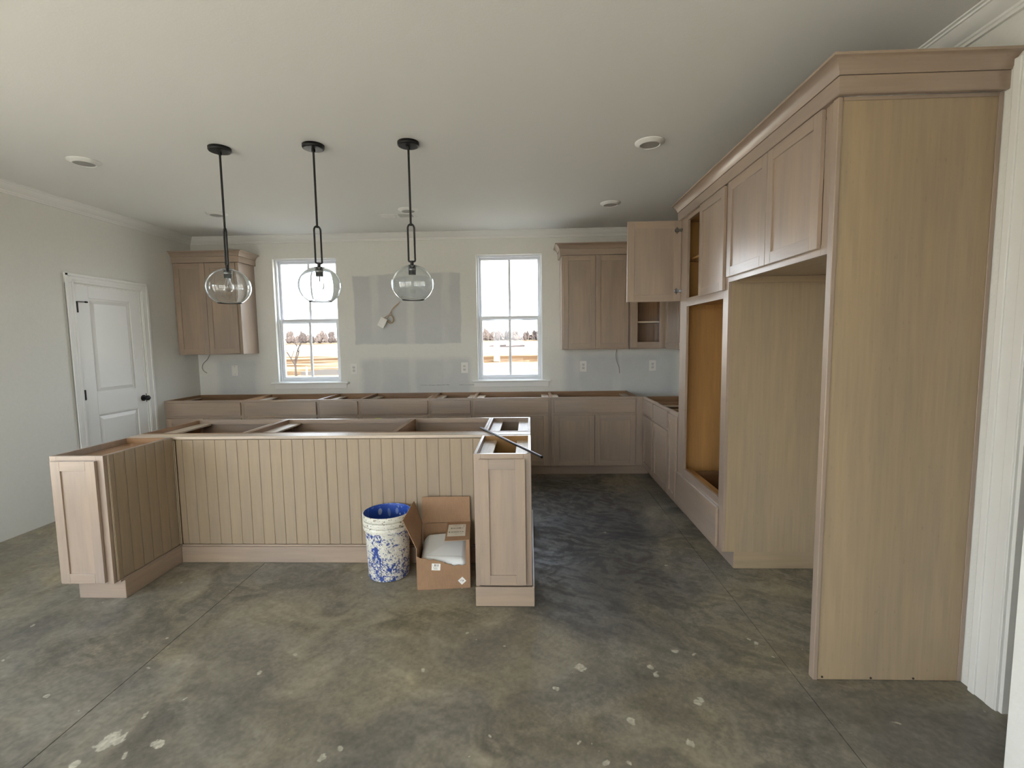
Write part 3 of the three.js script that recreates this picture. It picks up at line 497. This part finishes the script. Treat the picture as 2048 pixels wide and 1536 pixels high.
{
  const t = thing('island_baseboard', 'taupe baseboard running along the foot of the island back and left end', 'baseboard');
  mk('back_board', [bb(-2.414, -0.3175, 0.001, 0.112, ZI + 0.003, ZI + 0.019, 'x', 0.002), bb(-2.414, -0.3175, 0.112, 0.126, ZI + 0.003, ZI + 0.014, 'x', 0.004)], M.stain, t);
  mk('side_board', [bb(-2.4345, -2.4155, 0.001, 0.112, ZI + 0.003, LZ - 0.051, 'z', 0.002), bb(-2.4255, -2.4185, 0.112, 0.126, ZI + 0.003, LZ - 0.024, 'z', 0.004)], M.stain, t);
  mk('corner_strip', [bb(-2.4248, -2.4150, 0.127, 0.855, ZI + 0.003, ZI + 0.012, 'y', 0.003), bb(-2.4248, -2.4195, 0.127, 0.855, ZI + 0.012, ZI + 0.02, 'y', 0.0025)], M.bead, t);
}

// ---------- pendants ----------
const bulbGlass = phy({ color: 0xffffff, roughness: 0, transmission: 1, thickness: 0.001, ior: 1.5 });
const POSITIONS = [[-2.016, -0.7, true, 'pendant lamp with a clear glass globe and bulb, hanging before the left wall cabinet'], [-1.392, 0.75, true, 'pendant lamp with a clear glass globe and bulb, hanging before the left window'], [-0.768, 0.05, false, 'pendant lamp with a clear glass globe but no bulb, before the grey wall patch']];
for (const [x, turn, bulb, label] of POSITIONS) {
  const t = thing('pendant_lamp', label, 'lamp', [x, 0, -3.236], turn);
  mk('canopy', [lathe([[0, -0.027], [0.058, -0.027], [0.066, -0.024], [0.069, -0.018], [0.069, -0.001], [0, -0.001]], 48).translate(0, YC, 0), cyl(0.012, 0.018, 0, YC - 0.036, 0)], M.black, t);
  mk('rod', cyl(0.0068, 0.5, 0, 2.508, 0, 'y', 12), M.black, t);
  const yT = 2.262, yB = 2.03, hw = 0.021, pts = [];
  for (let i = 0; i <= 12; i++) { const a = Math.PI * i / 12; pts.push([Math.cos(a) * hw, yT - hw + Math.sin(a) * hw * 1.3, 0]); }
  for (let i = 1; i < 8; i++) pts.push([-hw, yT - hw - (yT - hw - yB) * i / 8, 0]);
  pts.push([-hw * 0.9, yB, 0], [0, yB - 0.002, 0], [hw * 0.9, yB, 0]);
  for (let i = 7; i >= 1; i--) pts.push([hw, yT - hw - (yT - hw - yB) * i / 8, 0]);
  mk('link', tube(pts, 0.0062, 120, 8, true), M.black, t);
  mk('neck', [cyl(0.011, 0.026, 0, 2.016, 0), cyl(0.029, 0.008, 0, 2.0, 0)], M.black, t);
  mk('socket', [cyl(0.024, 0.05, 0, 1.968, 0)], M.black, t);
  mk('socket_ring', lathe([[0.0243, -0.006], [0.0262, -0.004], [0.0262, 0.004], [0.0243, 0.006]], 32).translate(0, 1.975, 0), M.chrome, t);
  const gp = []; for (let i = 0; i <= 34; i++) { const a = 0.215 + (2.55 - 0.215) * i / 34; gp.push([Math.sin(a) * 0.137, 1.882 + Math.cos(a) * 0.124]); }
  const last = gp[gp.length - 1]; gp.push([last[0] - 0.002, last[1] - 0.003]);
  for (let i = 34; i >= 0; i--) { const a = 0.215 + (2.55 - 0.215) * i / 34; gp.push([Math.sin(a) * 0.1342, 1.882 + Math.cos(a) * 0.1212]); }
  gp.push(gp[0].slice()); gp.reverse();
  mk('globe', lathe(gp, 72), M.globe, t);
  if (bulb) {
    const bo = [[0.0125, 0], [0.0135, -0.014], [0.019, -0.03], [0.0275, -0.046], [0.03, -0.06], [0.0275, -0.074], [0.018, -0.086], [0.008, -0.0905], [0, -0.0915]];
    const bp = [...bo, ...bo.slice().reverse().map(([r, y]) => [r * 0.95, y * 0.985]), bo[0].slice()].reverse();
    const b = mk('bulb', lathe(bp, 40).translate(0, 1.942, 0), bulbGlass, t);
    mk('filament', [cyl(0.004, 0.034, 0, 1.925, 0, 'y', 8), tube([[-0.008, 1.885, 0], [-0.004, 1.912, 0.003], [0, 1.887, 0], [0.004, 1.912, -0.003], [0.008, 1.885, 0]], 0.0012, 30, 5)], M.chrome, b);
  }
}

// ---------- ceiling fittings ----------
const lens = std({ color: 0x9b9993, roughness: 0.5 });
for (const [x, z, label] of [[-3.083, -3.393, 'white recessed downlight at far left, nearest the left wall'], [-3.06, -4.8, 'white recessed downlight behind the left pendant rod'], [-1.165, -4.821, 'white recessed downlight behind the right pendant rod, beside the air vent'], [0.806, -3.345, 'white recessed downlight nearest the tall cabinets, right of the pendants'], [0.785, -4.765, 'white recessed downlight above the right wall cabinet, far right']]) {
  const t = thing('downlight', label, 'ceiling light', [x, YC, z]);
  mk('trim_ring', lathe([[0.096, -0.0005], [0.096, -0.005], [0.085, -0.011], [0.068, -0.022], [0.064, -0.022], [0.06, -0.014]], 48), M.trim, t);
  mk('diffuser', cyl(0.062, 0.004, 0, -0.0165, 0, 'y', 40), lens, t);
}
{
  const t = thing('air_vent', 'white ceiling air register with two louvred halves near the back wall', 'vent', [-1.33, YC, -5.03]);
  mk('frame', [bb(-0.18, 0.18, -0.006, -0.0005, -0.065, -0.05, 'x', 0.001), bb(-0.18, 0.18, -0.006, -0.0005, 0.05, 0.065, 'x', 0.001), bb(-0.18, -0.16, -0.006, -0.0005, -0.05, 0.05, 'z', 0.001), bb(0.16, 0.18, -0.006, -0.0005, -0.05, 0.05, 'z', 0.001), bb(-0.02, 0.02, -0.006, -0.0005, -0.05, 0.05, 'z', 0.001)], M.trim, t);
  mk('backing', bb(-0.16, 0.16, -0.0012, -0.0004, -0.05, 0.05, 'x', 0), std({ color: 0x6e6e6e, roughness: 0.6 }), t);
  for (const s of [-1, 1]) for (let i = 0; i < 6; i++) { const g = bb(-0.068, 0.068, -0.001, 0.001, -0.008, 0.008, 'x', 0); g.rotateX(0.7 * s); g.translate(s * 0.09, -0.0075, -0.042 + i * 0.017); mk('louvre', g, M.trim, t); }
}

// ---------- outlets and loose wires on the back wall ----------
const OUT = [[-3.642, true, 'white blank-faced wall plate under the left wall cabinet'], [-2.152, false, 'white duplex outlet just right of the left window'], [-0.79, false, 'white duplex outlet just left of the right window'], [0.65, false, 'white duplex outlet under the right wall cabinet, left of the loose wire'], [1.476, false, 'white duplex outlet at far right, under the glass door cabinet']];
for (const [x, blank, label] of OUT) {
  const t = thing('wall_outlet', label, 'outlet', [x, 1.176, ZB]);
  mk('cover_plate', bb(-0.0415, 0.0415, -0.064, 0.064, 0.0005, 0.0065, 'y', 0.003, false), M.plate, t);
  if (blank) mk('rocker', bb(-0.017, 0.017, -0.034, 0.034, 0.0066, 0.0095, 'y', 0.0014, false), M.plate, t);
  else for (const y of [-0.021, 0.021]) { const r = mk('receptacle', bb(-0.017, 0.017, y - 0.014, y + 0.014, 0.0066, 0.0085, 'y', 0.0009, false), std({ color: 0xcfcdc7, roughness: 0.45 }), t); mk('slots', [bb(-0.008, -0.0055, y - 0.003, y + 0.006, 0.0083, 0.0089, 'y', 0, false), bb(0.0055, 0.008, y - 0.003, y + 0.006, 0.0083, 0.0089, 'y', 0, false), cyl(0.0025, 0.0006, 0, y - 0.008, 0.0086, 'z', 10)], M.dark, r); }
  mk('screw', blank ? [cyl(0.003, 0.001, 0, 0.048, 0.0069, 'z', 10), cyl(0.003, 0.001, 0, -0.048, 0.0069, 'z', 10)] : cyl(0.003, 0.001, 0, 0, 0.0069, 'z', 10), M.chrome, t);
}
const wireM = std({ color: 0x9c968c, roughness: 0.6 }), coilM = std({ color: 0xb79a72, roughness: 0.6 });
tag(mk('loose_wire', tube([[-3.93, 1.375, ZB + 0.03], [-3.97, 1.32, ZB + 0.025], [-4.03, 1.265, ZB + 0.02], [-4.045, 1.215, ZB + 0.02], [-4.03, 1.175, ZB + 0.02], [-3.985, 1.15, ZB + 0.03]], 0.0035, 40, 6), wireM), 'thin grey wire dangling below the left wall cabinet', 'wire');
tag(mk('loose_wire', tube([[1.045, 1.378, ZB + 0.03], [1.035, 1.31, ZB + 0.02], [1.045, 1.235, ZB + 0.018], [1.075, 1.16, ZB + 0.018], [1.08, 1.09, ZB + 0.02]], 0.004, 40, 6), wireM), 'thin grey wire dangling below the right wall cabinet', 'wire');
{
  const t = thing('coiled_cable', 'tan cable coming out of the wall in a small coil with a white tag', 'cable');
  const z = ZB + 0.02, p = [[-1.557, 1.985, ZB + 0.002], [-1.575, 1.955, z], [-1.64, 1.9, z], [-1.69, 1.83, z]];
  for (let i = 0; i < 44; i++) { const a = 1.9 + i * 0.42, k = 0.7 + 0.3 * vn(i / 6, 0, 50, 2, 9), cx = i < 8 ? -1.705 : -1.668; p.push([cx + Math.cos(a) * 0.04 * k, (i < 8 ? 1.79 : 1.768) + Math.sin(a) * (i < 8 ? 0.034 : 0.052) * k, z + 0.004 + (i % 7) * 0.0025]); }
  p.push([-1.66, 1.83, z], [-1.655, 1.88, z], [-1.62, 1.925, z], [-1.57, 1.965, z]);
  mk('cable', tube(p, 0.0032, 420, 6), coilM, t);
  const g = bb(-0.042, 0.042, -0.058, 0.058, 0, 0.012, 'y', 0.002, false); g.rotateZ(-0.5); g.translate(-1.768, 1.735, z + 0.012); mk('tag', g, M.plate, t);
}
// black rod lying across the island's right end
{
  const a = new THREE.Vector3(-0.352, 0.884, -3.4), b = new THREE.Vector3(0.06, 0.884, -2.52), g = plain(new THREE.CylinderGeometry(0.0072, 0.0072, a.distanceTo(b), 16));
  g.applyQuaternion(new THREE.Quaternion().setFromUnitVectors(new THREE.Vector3(0, 1, 0), b.clone().sub(a).normalize())); g.translate(...a.clone().add(b).multiplyScalar(0.5).toArray());
  tag(mk('metal_rod', g, std({ color: 0x141416, roughness: 0.25, metalness: 0.6 })), 'thin black metal rod lying slantwise across the right end of the island', 'rod');
}
tag(mk('tape_scrap', bb(-1.27, -1.215, BH + 0.0005, BH + 0.002, -3.9, -3.885, 'x', 0, false), std({ color: 0xa9b84e, roughness: 0.6 })), 'small yellow-green scrap of tape stuck on the far edge of the island', 'tape');

// ---------- bucket ----------
{
  const t = thing('plastic_bucket', 'white plastic bucket splattered with blue paint, blue inside, standing before the island', 'bucket', [-0.926, 0, -3.005], Math.PI - 0.29);
  const paint = dataTex(1024, 512, (x, y) => { // v runs up the wall; splashes, drips, scratches and grime
    const v = y / 512, u = x / 1024, n = fbm(x / 32, y / 26, 32, 20, 81, 5), m = fbm(x / 12, y / 9, 85, 57, 82, 3), st = fbm((x + y * 0.35) / 7, (y - x * 0.35) / 30, 146, 17, 83, 2), sx = fbm((x - y * 0.5) / 30, (y + x * 0.5) / 6, 34, 85, 84, 2), big = fbm(x / 128, y / 128, 8, 4, 85, 3);
    const du = (u - 0.5) / 0.075, dv = (v - 0.43) / 0.17, core = Math.exp(-(du * du + dv * dv)), body = sm(0.755, 0.74, v);
    const p = Math.max(core * 0.62, sm(0.3, 0.0, v) * 0.44, 0.2 + 0.2 * sm(0.45, 0.65, big) * body) * body + (n - 0.5) * 0.9 + (m - 0.5) * 0.35;
    const fleck = sm(0.66, 0.72, fbm(x / 9, y / 7, 114, 74, 90, 3) + 0.10 * sm(0.5, 0.1, v) + 0.06 * (n - 0.5)) * body;
    const blue = Math.max(sm(0.44, 0.48, p), fleck), tint = vn(x / 9, y / 9, 113, 57, 86), nick = Math.max(sm(0.66, 0.72, st), sm(0.68, 0.74, sx)) * sm(0.36, 0.5, n + (big - 0.5)) * body, white = sm(0.66, 0.7, fbm(x / 10, y / 14, 102, 36, 88, 3));
    const grime = sm(0.68, 0.74, fbm(x / 14, y / 10, 73, 51, 89, 3)) * sm(0.72, 0.76, v), tone = 0.95 + 0.1 * big + (m - 0.5) * 0.08;
    let c = [214 * tone, 211 * tone, 197 * tone];
    const mix = (d, k) => { c = c.map((q, i) => q + (d[i] - q) * k); };
    mix([62 + tint * 30, 66 + tint * 30, 92 + tint * 30], nick * 0.9); mix([34 + tint * 30, 54 + tint * 34, 120 + tint * 36], blue); mix([226, 224, 216], white * 0.9); mix([112, 96, 70], grime * 0.8);
    return c;
  }, true);
  const inner = canvasTex(512, 256, (c, w, h) => { c.fillStyle = '#2b4fa6'; c.fillRect(0, 0, w, h); for (let i = 0; i < 130; i++) { c.fillStyle = ['#c6cbd8', '#5f7fc0', '#23408f', '#8fa3cc'][i % 4]; c.globalAlpha = rr(0.3, 0.9); c.beginPath(); c.ellipse(rnd() * w, rr(110, 252), rr(1, 8), rr(2, 18), rr(-0.4, 0.4), 0, 7); c.fill(); } });
  const o = [[0, 0.0005], [0.119, 0.0005], [0.127, 0.004], [0.129, 0.012], [0.14, 0.31], [0.1405, 0.318], [0.1505, 0.321], [0.1515, 0.326], [0.1515, 0.343], [0.1505, 0.346], [0.142, 0.348], [0.142, 0.353], [0.152, 0.354], [0.153, 0.358], [0.153, 0.377], [0.152, 0.38], [0.143, 0.382], [0.143, 0.387], [0.1535, 0.388], [0.1545, 0.392], [0.1545, 0.412], [0.1525, 0.418], [0.1475, 0.42]];
  const g = lathe(o, 64), uv = g.attributes.uv, p = g.attributes.position; for (let i = 0; i < p.count; i++) uv.setY(i, p.getY(i) / 0.42);
  mk('wall', plain(toCreasedNormals(g, 0.6)), std({ map: paint, roughness: 0.42 }), t);
  mk('inner_wall', lathe([[0.1475, 0.42], [0.1445, 0.417], [0.143, 0.4], [0.136, 0.31], [0.124, 0.02], [0, 0.02]], 64), std({ map: inner, roughness: 0.4 }), t);
}

// ---------- cardboard box ----------
{
  const t = thing('cardboard_box', 'torn open cardboard box with raised flaps and a shipping label, beside the bucket', 'box', [-0.69, 0, -2.79], 0.105);
  const W = 0.318, D = 0.30, H = 0.30, th = 0.004;
  // front with a torn upper edge
  const s = new THREE.Shape(); s.moveTo(0, 0.001); s.lineTo(W, 0.001); s.lineTo(W, H); s.lineTo(W - 0.022, H); s.lineTo(W - 0.026, 0.15); s.lineTo(W - 0.05, 0.142);
  const torn = [[0.25, 0.149], [0.22, 0.142], [0.2, 0.153], [0.175, 0.158], [0.15, 0.172], [0.13, 0.176], [0.1, 0.188], [0.075, 0.186], [0.05, 0.197], [0.02, 0.2], [0, 0.212]]; torn.forEach(([x, y]) => s.lineTo(x, y)); s.closePath();
  mk('front_panel', uvMetres(plain(new THREE.ExtrudeGeometry(s, { depth: th, bevelEnabled: false })).translate(0, 0, -th), 'y', false), M.card, t);
  mk('side_panel', sheet([0, 0.001, -th], [0, 0.001, -D], [0, H, -D], [0, 0.25, -th], -th), M.card, t);
  mk('side_panel', bb(W - th, W, 0.001, H, -D, -th - 0.0002, 'y', 0, false), M.card, t);
  mk('back_panel', bb(th, W - th, 0.001, H, -D - th, -D, 'y', 0, false), M.card, t);
  mk('bottom_panel', bb(th, W - th, 0.001, 0.005, -D, -th - 0.0002, 'x', 0, false), M.card, t);
  mk('back_flap', sheet([0.002, H + 0.003, -D - 0.004], [W, H + 0.003, -D - 0.004], [W - 0.002, H + 0.165, -D - 0.03], [0.002, H + 0.172, -D - 0.03], th), M.card, t);
  mk('left_flap', sheet([0, 0.25, -0.004], [0, H + 0.002, -D], [-0.052, H + 0.152, -D - 0.01], [-0.079, 0.437, 0.0], th), M.card, t);
  const tf = mk('top_flap', bb(W * 0.53, W + 0.002, H, H + th, -D, 0.001, 'z', 0.001, false), M.card, t);
  const ship = canvasTex(256, 384, (c, w, h) => { c.fillStyle = '#d8d2c4'; c.fillRect(0, 0, w, h); c.fillStyle = '#3b362f'; for (let i = 0; i < 60; i++) if (rnd() > 0.35) c.fillRect(40 + i * 3.1, 105, rr(1.2, 2.6), 42); for (let i = 0; i < 60; i++) if (rnd() > 0.35) c.fillRect(46 + i * 3.1, 232, rr(1.2, 2.6), 34); c.fillRect(14, 236, 24, 26); c.fillRect(222, 30, 12, 12); c.fillRect(222, 66, 14, 16); c.fillStyle = '#8a8378'; for (const [x, y, l] of [[70, 26, 90], [90, 38, 110], [60, 50, 70], [100, 62, 90], [20, 170, 40], [60, 184, 80], [120, 196, 90], [40, 286, 100], [90, 300, 120], [110, 316, 110], [60, 340, 90]]) c.fillRect(x, y, l, 4); });
  const lab = new THREE.PlaneGeometry(0.112, 0.19).rotateX(-Math.PI / 2).translate(W * 0.77 - 0.01, H + th + 0.0006, -0.155); mk('shipping_label', lab, std({ map: ship, roughness: 0.5 }), t);
  const st = (seedRot, f) => canvasTex(128, 128, (c, w, h) => { c.fillStyle = '#ece9e2'; c.fillRect(0, 0, w, h); c.fillStyle = '#54504a'; f(c); });
  mk('sticker', new THREE.PlaneGeometry(0.052, 0.042).rotateZ(-0.08).translate(0.113, 0.142, 0.0006), std({ map: st(0, (c) => { for (let i = 0; i < 26; i++) if (rnd() > 0.4) c.fillRect(14 + i * 3.6, 12, 2.4, 40); c.fillStyle = '#a09a90'; c.fillRect(20, 62, 80, 6); c.fillRect(20, 78, 60, 5); c.fillStyle = '#54504a'; c.fillRect(30, 98, 60, 8); }), roughness: 0.5 }), t);
  mk('sticker', new THREE.PlaneGeometry(0.036, 0.036).rotateZ(0.72).translate(0.268, 0.048, 0.0006), std({ map: st(0, (c) => { for (let i = 0; i < 12; i++) if (rnd() > 0.3) c.fillRect(50 + i * 4, 60, 3, 34); c.fillStyle = '#a09a90'; c.fillRect(24, 30, 50, 6); c.fillRect(24, 44, 60, 6); }), roughness: 0.5 }), t);
}
{ // white packing inside the box
  const g = plain(new RoundedBoxGeometry(0.296, 0.19, 0.27, 6, 0.04)), p = g.attributes.position;
  for (let i = 0; i < p.count; i++) { const x = p.getX(i), y = p.getY(i), z = p.getZ(i), n = Math.sin(x * 31 + z * 17) * 0.006 + Math.sin(z * 43 - x * 12 + y * 20) * 0.005; p.setXYZ(i, x + n * 0.4, y + n * (y > 0 ? 1.4 : 0) + (y > 0 ? 0.03 * (1 - (x / 0.15) ** 2) - z * 0.22 : 0), z); }
  g.computeVertexNormals(); g.rotateY(0.105); g.translate(-0.545, 0.107, -2.955);
  tag(mk('packing_foam', g, std({ color: 0xdbdcda, roughness: 0.45 })), 'white wrapped padding lying inside the open cardboard box', 'packing');
}

// ---------- outside ----------
const rise = (z) => -0.35 + Math.max(0, -z - 40) * 0.0125; // the field climbs gently away from the house
const fieldTex = dataTex(1024, 1024, (x, y) => { // 120 m of bare clay, ploughed in broad strips, and dry grass
  const z = y / 1024 * 120, w = fbm(x / 128, y / 64, 8, 16, 70, 4) - 0.5, b = fbm(x / 50, y / 24, 20, 43, 71, 4), f = fbm(x / 6, y / 3, 170, 340, 72, 3);
  const strip = Math.max(sm(60, 68, z + w * 26) * sm(88, 80, z + w * 26), 0.6 * sm(20, 24, z + w * 20) * sm(36, 30, z + w * 20)), k = strip * sm(0.36, 0.6, b) + 0.25 * sm(0.55, 0.7, b), v = 0.8 + f * 0.4;
  const near = Math.max(sm(42, 36, z + w * 20), sm(92, 98, z + w * 20));
  return [(96 - 36 * k + 62 * near) * v, (85 - 38 * k + 65 * near) * v, (69 - 35 * k + 66 * near) * v];
}, true); fieldTex.repeat.set(1 / 120, 1 / 120);
{
  const g = new THREE.PlaneGeometry(700, 700, 60, 60).rotateX(-Math.PI / 2); const p = g.attributes.position; for (let i = 0; i < p.count; i++) p.setY(i, rise(p.getZ(i))); g.computeVertexNormals(); uvMetres(g, 'z', false);
  const m = struct('ground', g, phy({ map: fieldTex, roughness: 1, specularIntensity: 0 }));
}
const barkM2 = [0x2f2a28, 0x272322, 0x38322f].map((c) => phy({ color: c, roughness: 1, specularIntensity: 0 }));
const barkM = phy({ color: 0x2b2726, roughness: 1, specularIntensity: 0 });
function bareTree(H, n, spread, thick, brush = 0) {
  const out = [];
  const limb = (p, d, l, r, k) => {
    const q = p.clone().addScaledVector(d, l), g = plain(new THREE.CylinderGeometry(r * 0.65, r, l, 4, 1, true));
    g.applyQuaternion(new THREE.Quaternion().setFromUnitVectors(new THREE.Vector3(0, 1, 0), d)); g.translate(...p.clone().add(q).multiplyScalar(0.5).toArray()); out.push(g);
    if (k <= 0) return;
    for (let i = 0; i < n; i++) { const e = d.clone().add(new THREE.Vector3(rr(-1, 1), rr(-0.2, 0.6), rr(-1, 1)).multiplyScalar(spread)).normalize(); limb(p.clone().addScaledVector(d, l * rr(0.55, 1)), e, l * rr(0.6, 0.8), r * 0.62, k - 1); }
  };
  limb(new THREE.Vector3(0, 0, 0), new THREE.Vector3(0, 1, 0), H * 0.34, thick, 3);
  for (let i = 0; i < brush; i++) { // dense twiggy masses of the crown
    const g = new THREE.IcosahedronGeometry(1, 3), p = g.attributes.position, s0 = rnd() * 90, w = H * rr(0.07, 0.13), h = H * rr(0.12, 0.26);
    for (let q = 0; q < p.count; q++) { const x = p.getX(q), y = p.getY(q), z = p.getZ(q), n = 0.75 + 0.5 * vn(x * 4 + s0, y * 4 + z * 3 + 50, 200, 200, 3) + 0.45 * vn(x * 11 + s0, y * 7 + z * 9 + 80, 300, 300, 4) * (0.4 + Math.max(0, y)); p.setXYZ(q, x * n * w, y * n * h, z * n * w); }
    g.computeVertexNormals(); g.translate(rr(-1, 1) * H * 0.15, H * rr(0.1, 0.6), rr(-1, 1) * H * 0.15); out.push(plain(g));
  }
  return mergeGeometries(out);
}
const variants = [0, 1, 2, 3].map(() => bareTree(6.2, 3, 0.75, 0.16, 9));
{
  let k = 0;
  for (let x = -98; x < 12; x += rr(3.3, 4.8)) {
    if (x > -64 && x < -26) continue;
    const m = mk('bare_tree', variants[k % 4], barkM2[k % 3]); const z = -182 + rr(-3, 3), s = rr(0.55, 1.0); m.position.set(x, rise(z) - 0.1, z); m.rotation.y = rr(0, 6); m.scale.set(s, s, s);
    tag(m, x < -45 ? 'bare grey tree on the far edge of the field, seen through the left window' : 'bare grey tree on the far edge of the field, seen through the right window', 'tree', x < -45 ? 'bare trees seen through the left window' : 'bare trees seen through the right window'); k++;
  }
  const brush = [];
  for (let x = -102; x < 16; x += rr(0.5, 1.3)) {
    if (x > -62 && x < -30) continue;
    const g = new THREE.IcosahedronGeometry(1, 2), p = g.attributes.position, s0 = rnd() * 90, w = rr(0.5, 1.1), h = rr(0.6, 1.9);
    for (let q = 0; q < p.count; q++) { const px = p.getX(q), py = p.getY(q), pz = p.getZ(q), n = 0.6 + 0.7 * vn(px * 5 + s0, py * 5 + pz * 4 + 50, 200, 200, 3) + 0.5 * vn(px * 13 + s0, pz * 11 + 80, 300, 300, 4) * Math.max(0, py); p.setXYZ(q, px * n * w, py * n * h, pz * n * w); }
    g.computeVertexNormals(); g.translate(x, rise(-191) + h * 0.7, -191 + rr(-1.5, 1.5)); brush.push(plain(g));
  }
  const br = mk('brush', brush, barkM2[2]); tag(br, 'low grey winter brush in a row behind the trees on the far field edge', 'brush'); br.userData.kind = 'stuff';
  const sap = mk('sapling', bareTree(2.9, 3, 0.6, 0.06), barkM); sap.position.set(-13.25, -0.36, -27); tag(sap, 'thin bare sapling close to the left edge of the left window', 'tree');
}
{
  const t = thing('silt_fence', 'low dark fabric silt fence on the ground seen through the left window', 'fence', [-9.6, -0.35, -27.5], 0);
  const pts = []; for (let i = 0; i <= 14; i++) pts.push([-3.6 + i * 0.5, 0]);
  const pos = []; for (let i = 0; i < 14; i++) { const y = (x) => 0.26 + 0.05 * Math.sin(x * 2.3) + (x + 3.6) * 0.02, a = pts[i][0], b = pts[i + 1][0], za = Math.sin(a * 1.7) * 0.06, zb = Math.sin(b * 1.7) * 0.06; pos.push(a, 0, za, b, 0, zb, b, y(b), zb, a, 0, za, b, y(b), zb, a, y(a), za); }
  const g = new THREE.BufferGeometry(); g.setAttribute('position', new THREE.Float32BufferAttribute(pos, 3)); g.computeVertexNormals(); mk('fabric', uvMetres(g, 'x', false), phy({ color: 0x343230, roughness: 1, specularIntensity: 0, side: THREE.DoubleSide }), t);
  for (const x of [-3.2, -1.0, 1.25, 3.2]) mk('post', bb(x - 0.03, x + 0.03, 0, 0.5, 0.07, 0.13, 'y', 0), M.raw, t);
}
{
  const t = thing('safety_fence', 'orange barrier netting standing in the field at the left edge of the right window', 'fence', [-2.85, -0.35, -41], 0);
  mk('netting', bb(-0.15, 0.3, 0.1, 1.5, -0.01, 0.01, 'x', 0, false), std({ color: 0xd8683a, roughness: 0.8 }), t); mk('post', bb(0.3, 0.35, 0, 1.6, -0.03, 0.03, 'y', 0, false), M.raw, t);
}
for (const [x, z, l, label] of [[-6.2, -95, 3.4, 'dark fallen log lying in the field, left in the right window'], [-3.4, -88, 5.2, 'long dark fallen log lying in the field beside the window bar'], [5.2, -92, 3.0, 'short dark fallen log lying in the field, right in the right window']]) {
  const m = mk('fallen_log', plain(new THREE.CylinderGeometry(0.12, 0.18, l, 7).rotateZ(Math.PI / 2 + 0.04)), barkM); m.position.set(x, rise(z) + 0.15, z); tag(m, label, 'log');
}

scene.traverse((o) => { if (o.isMesh) o.castShadow = o.receiveShadow = true; });
renderer.render(scene, camera);
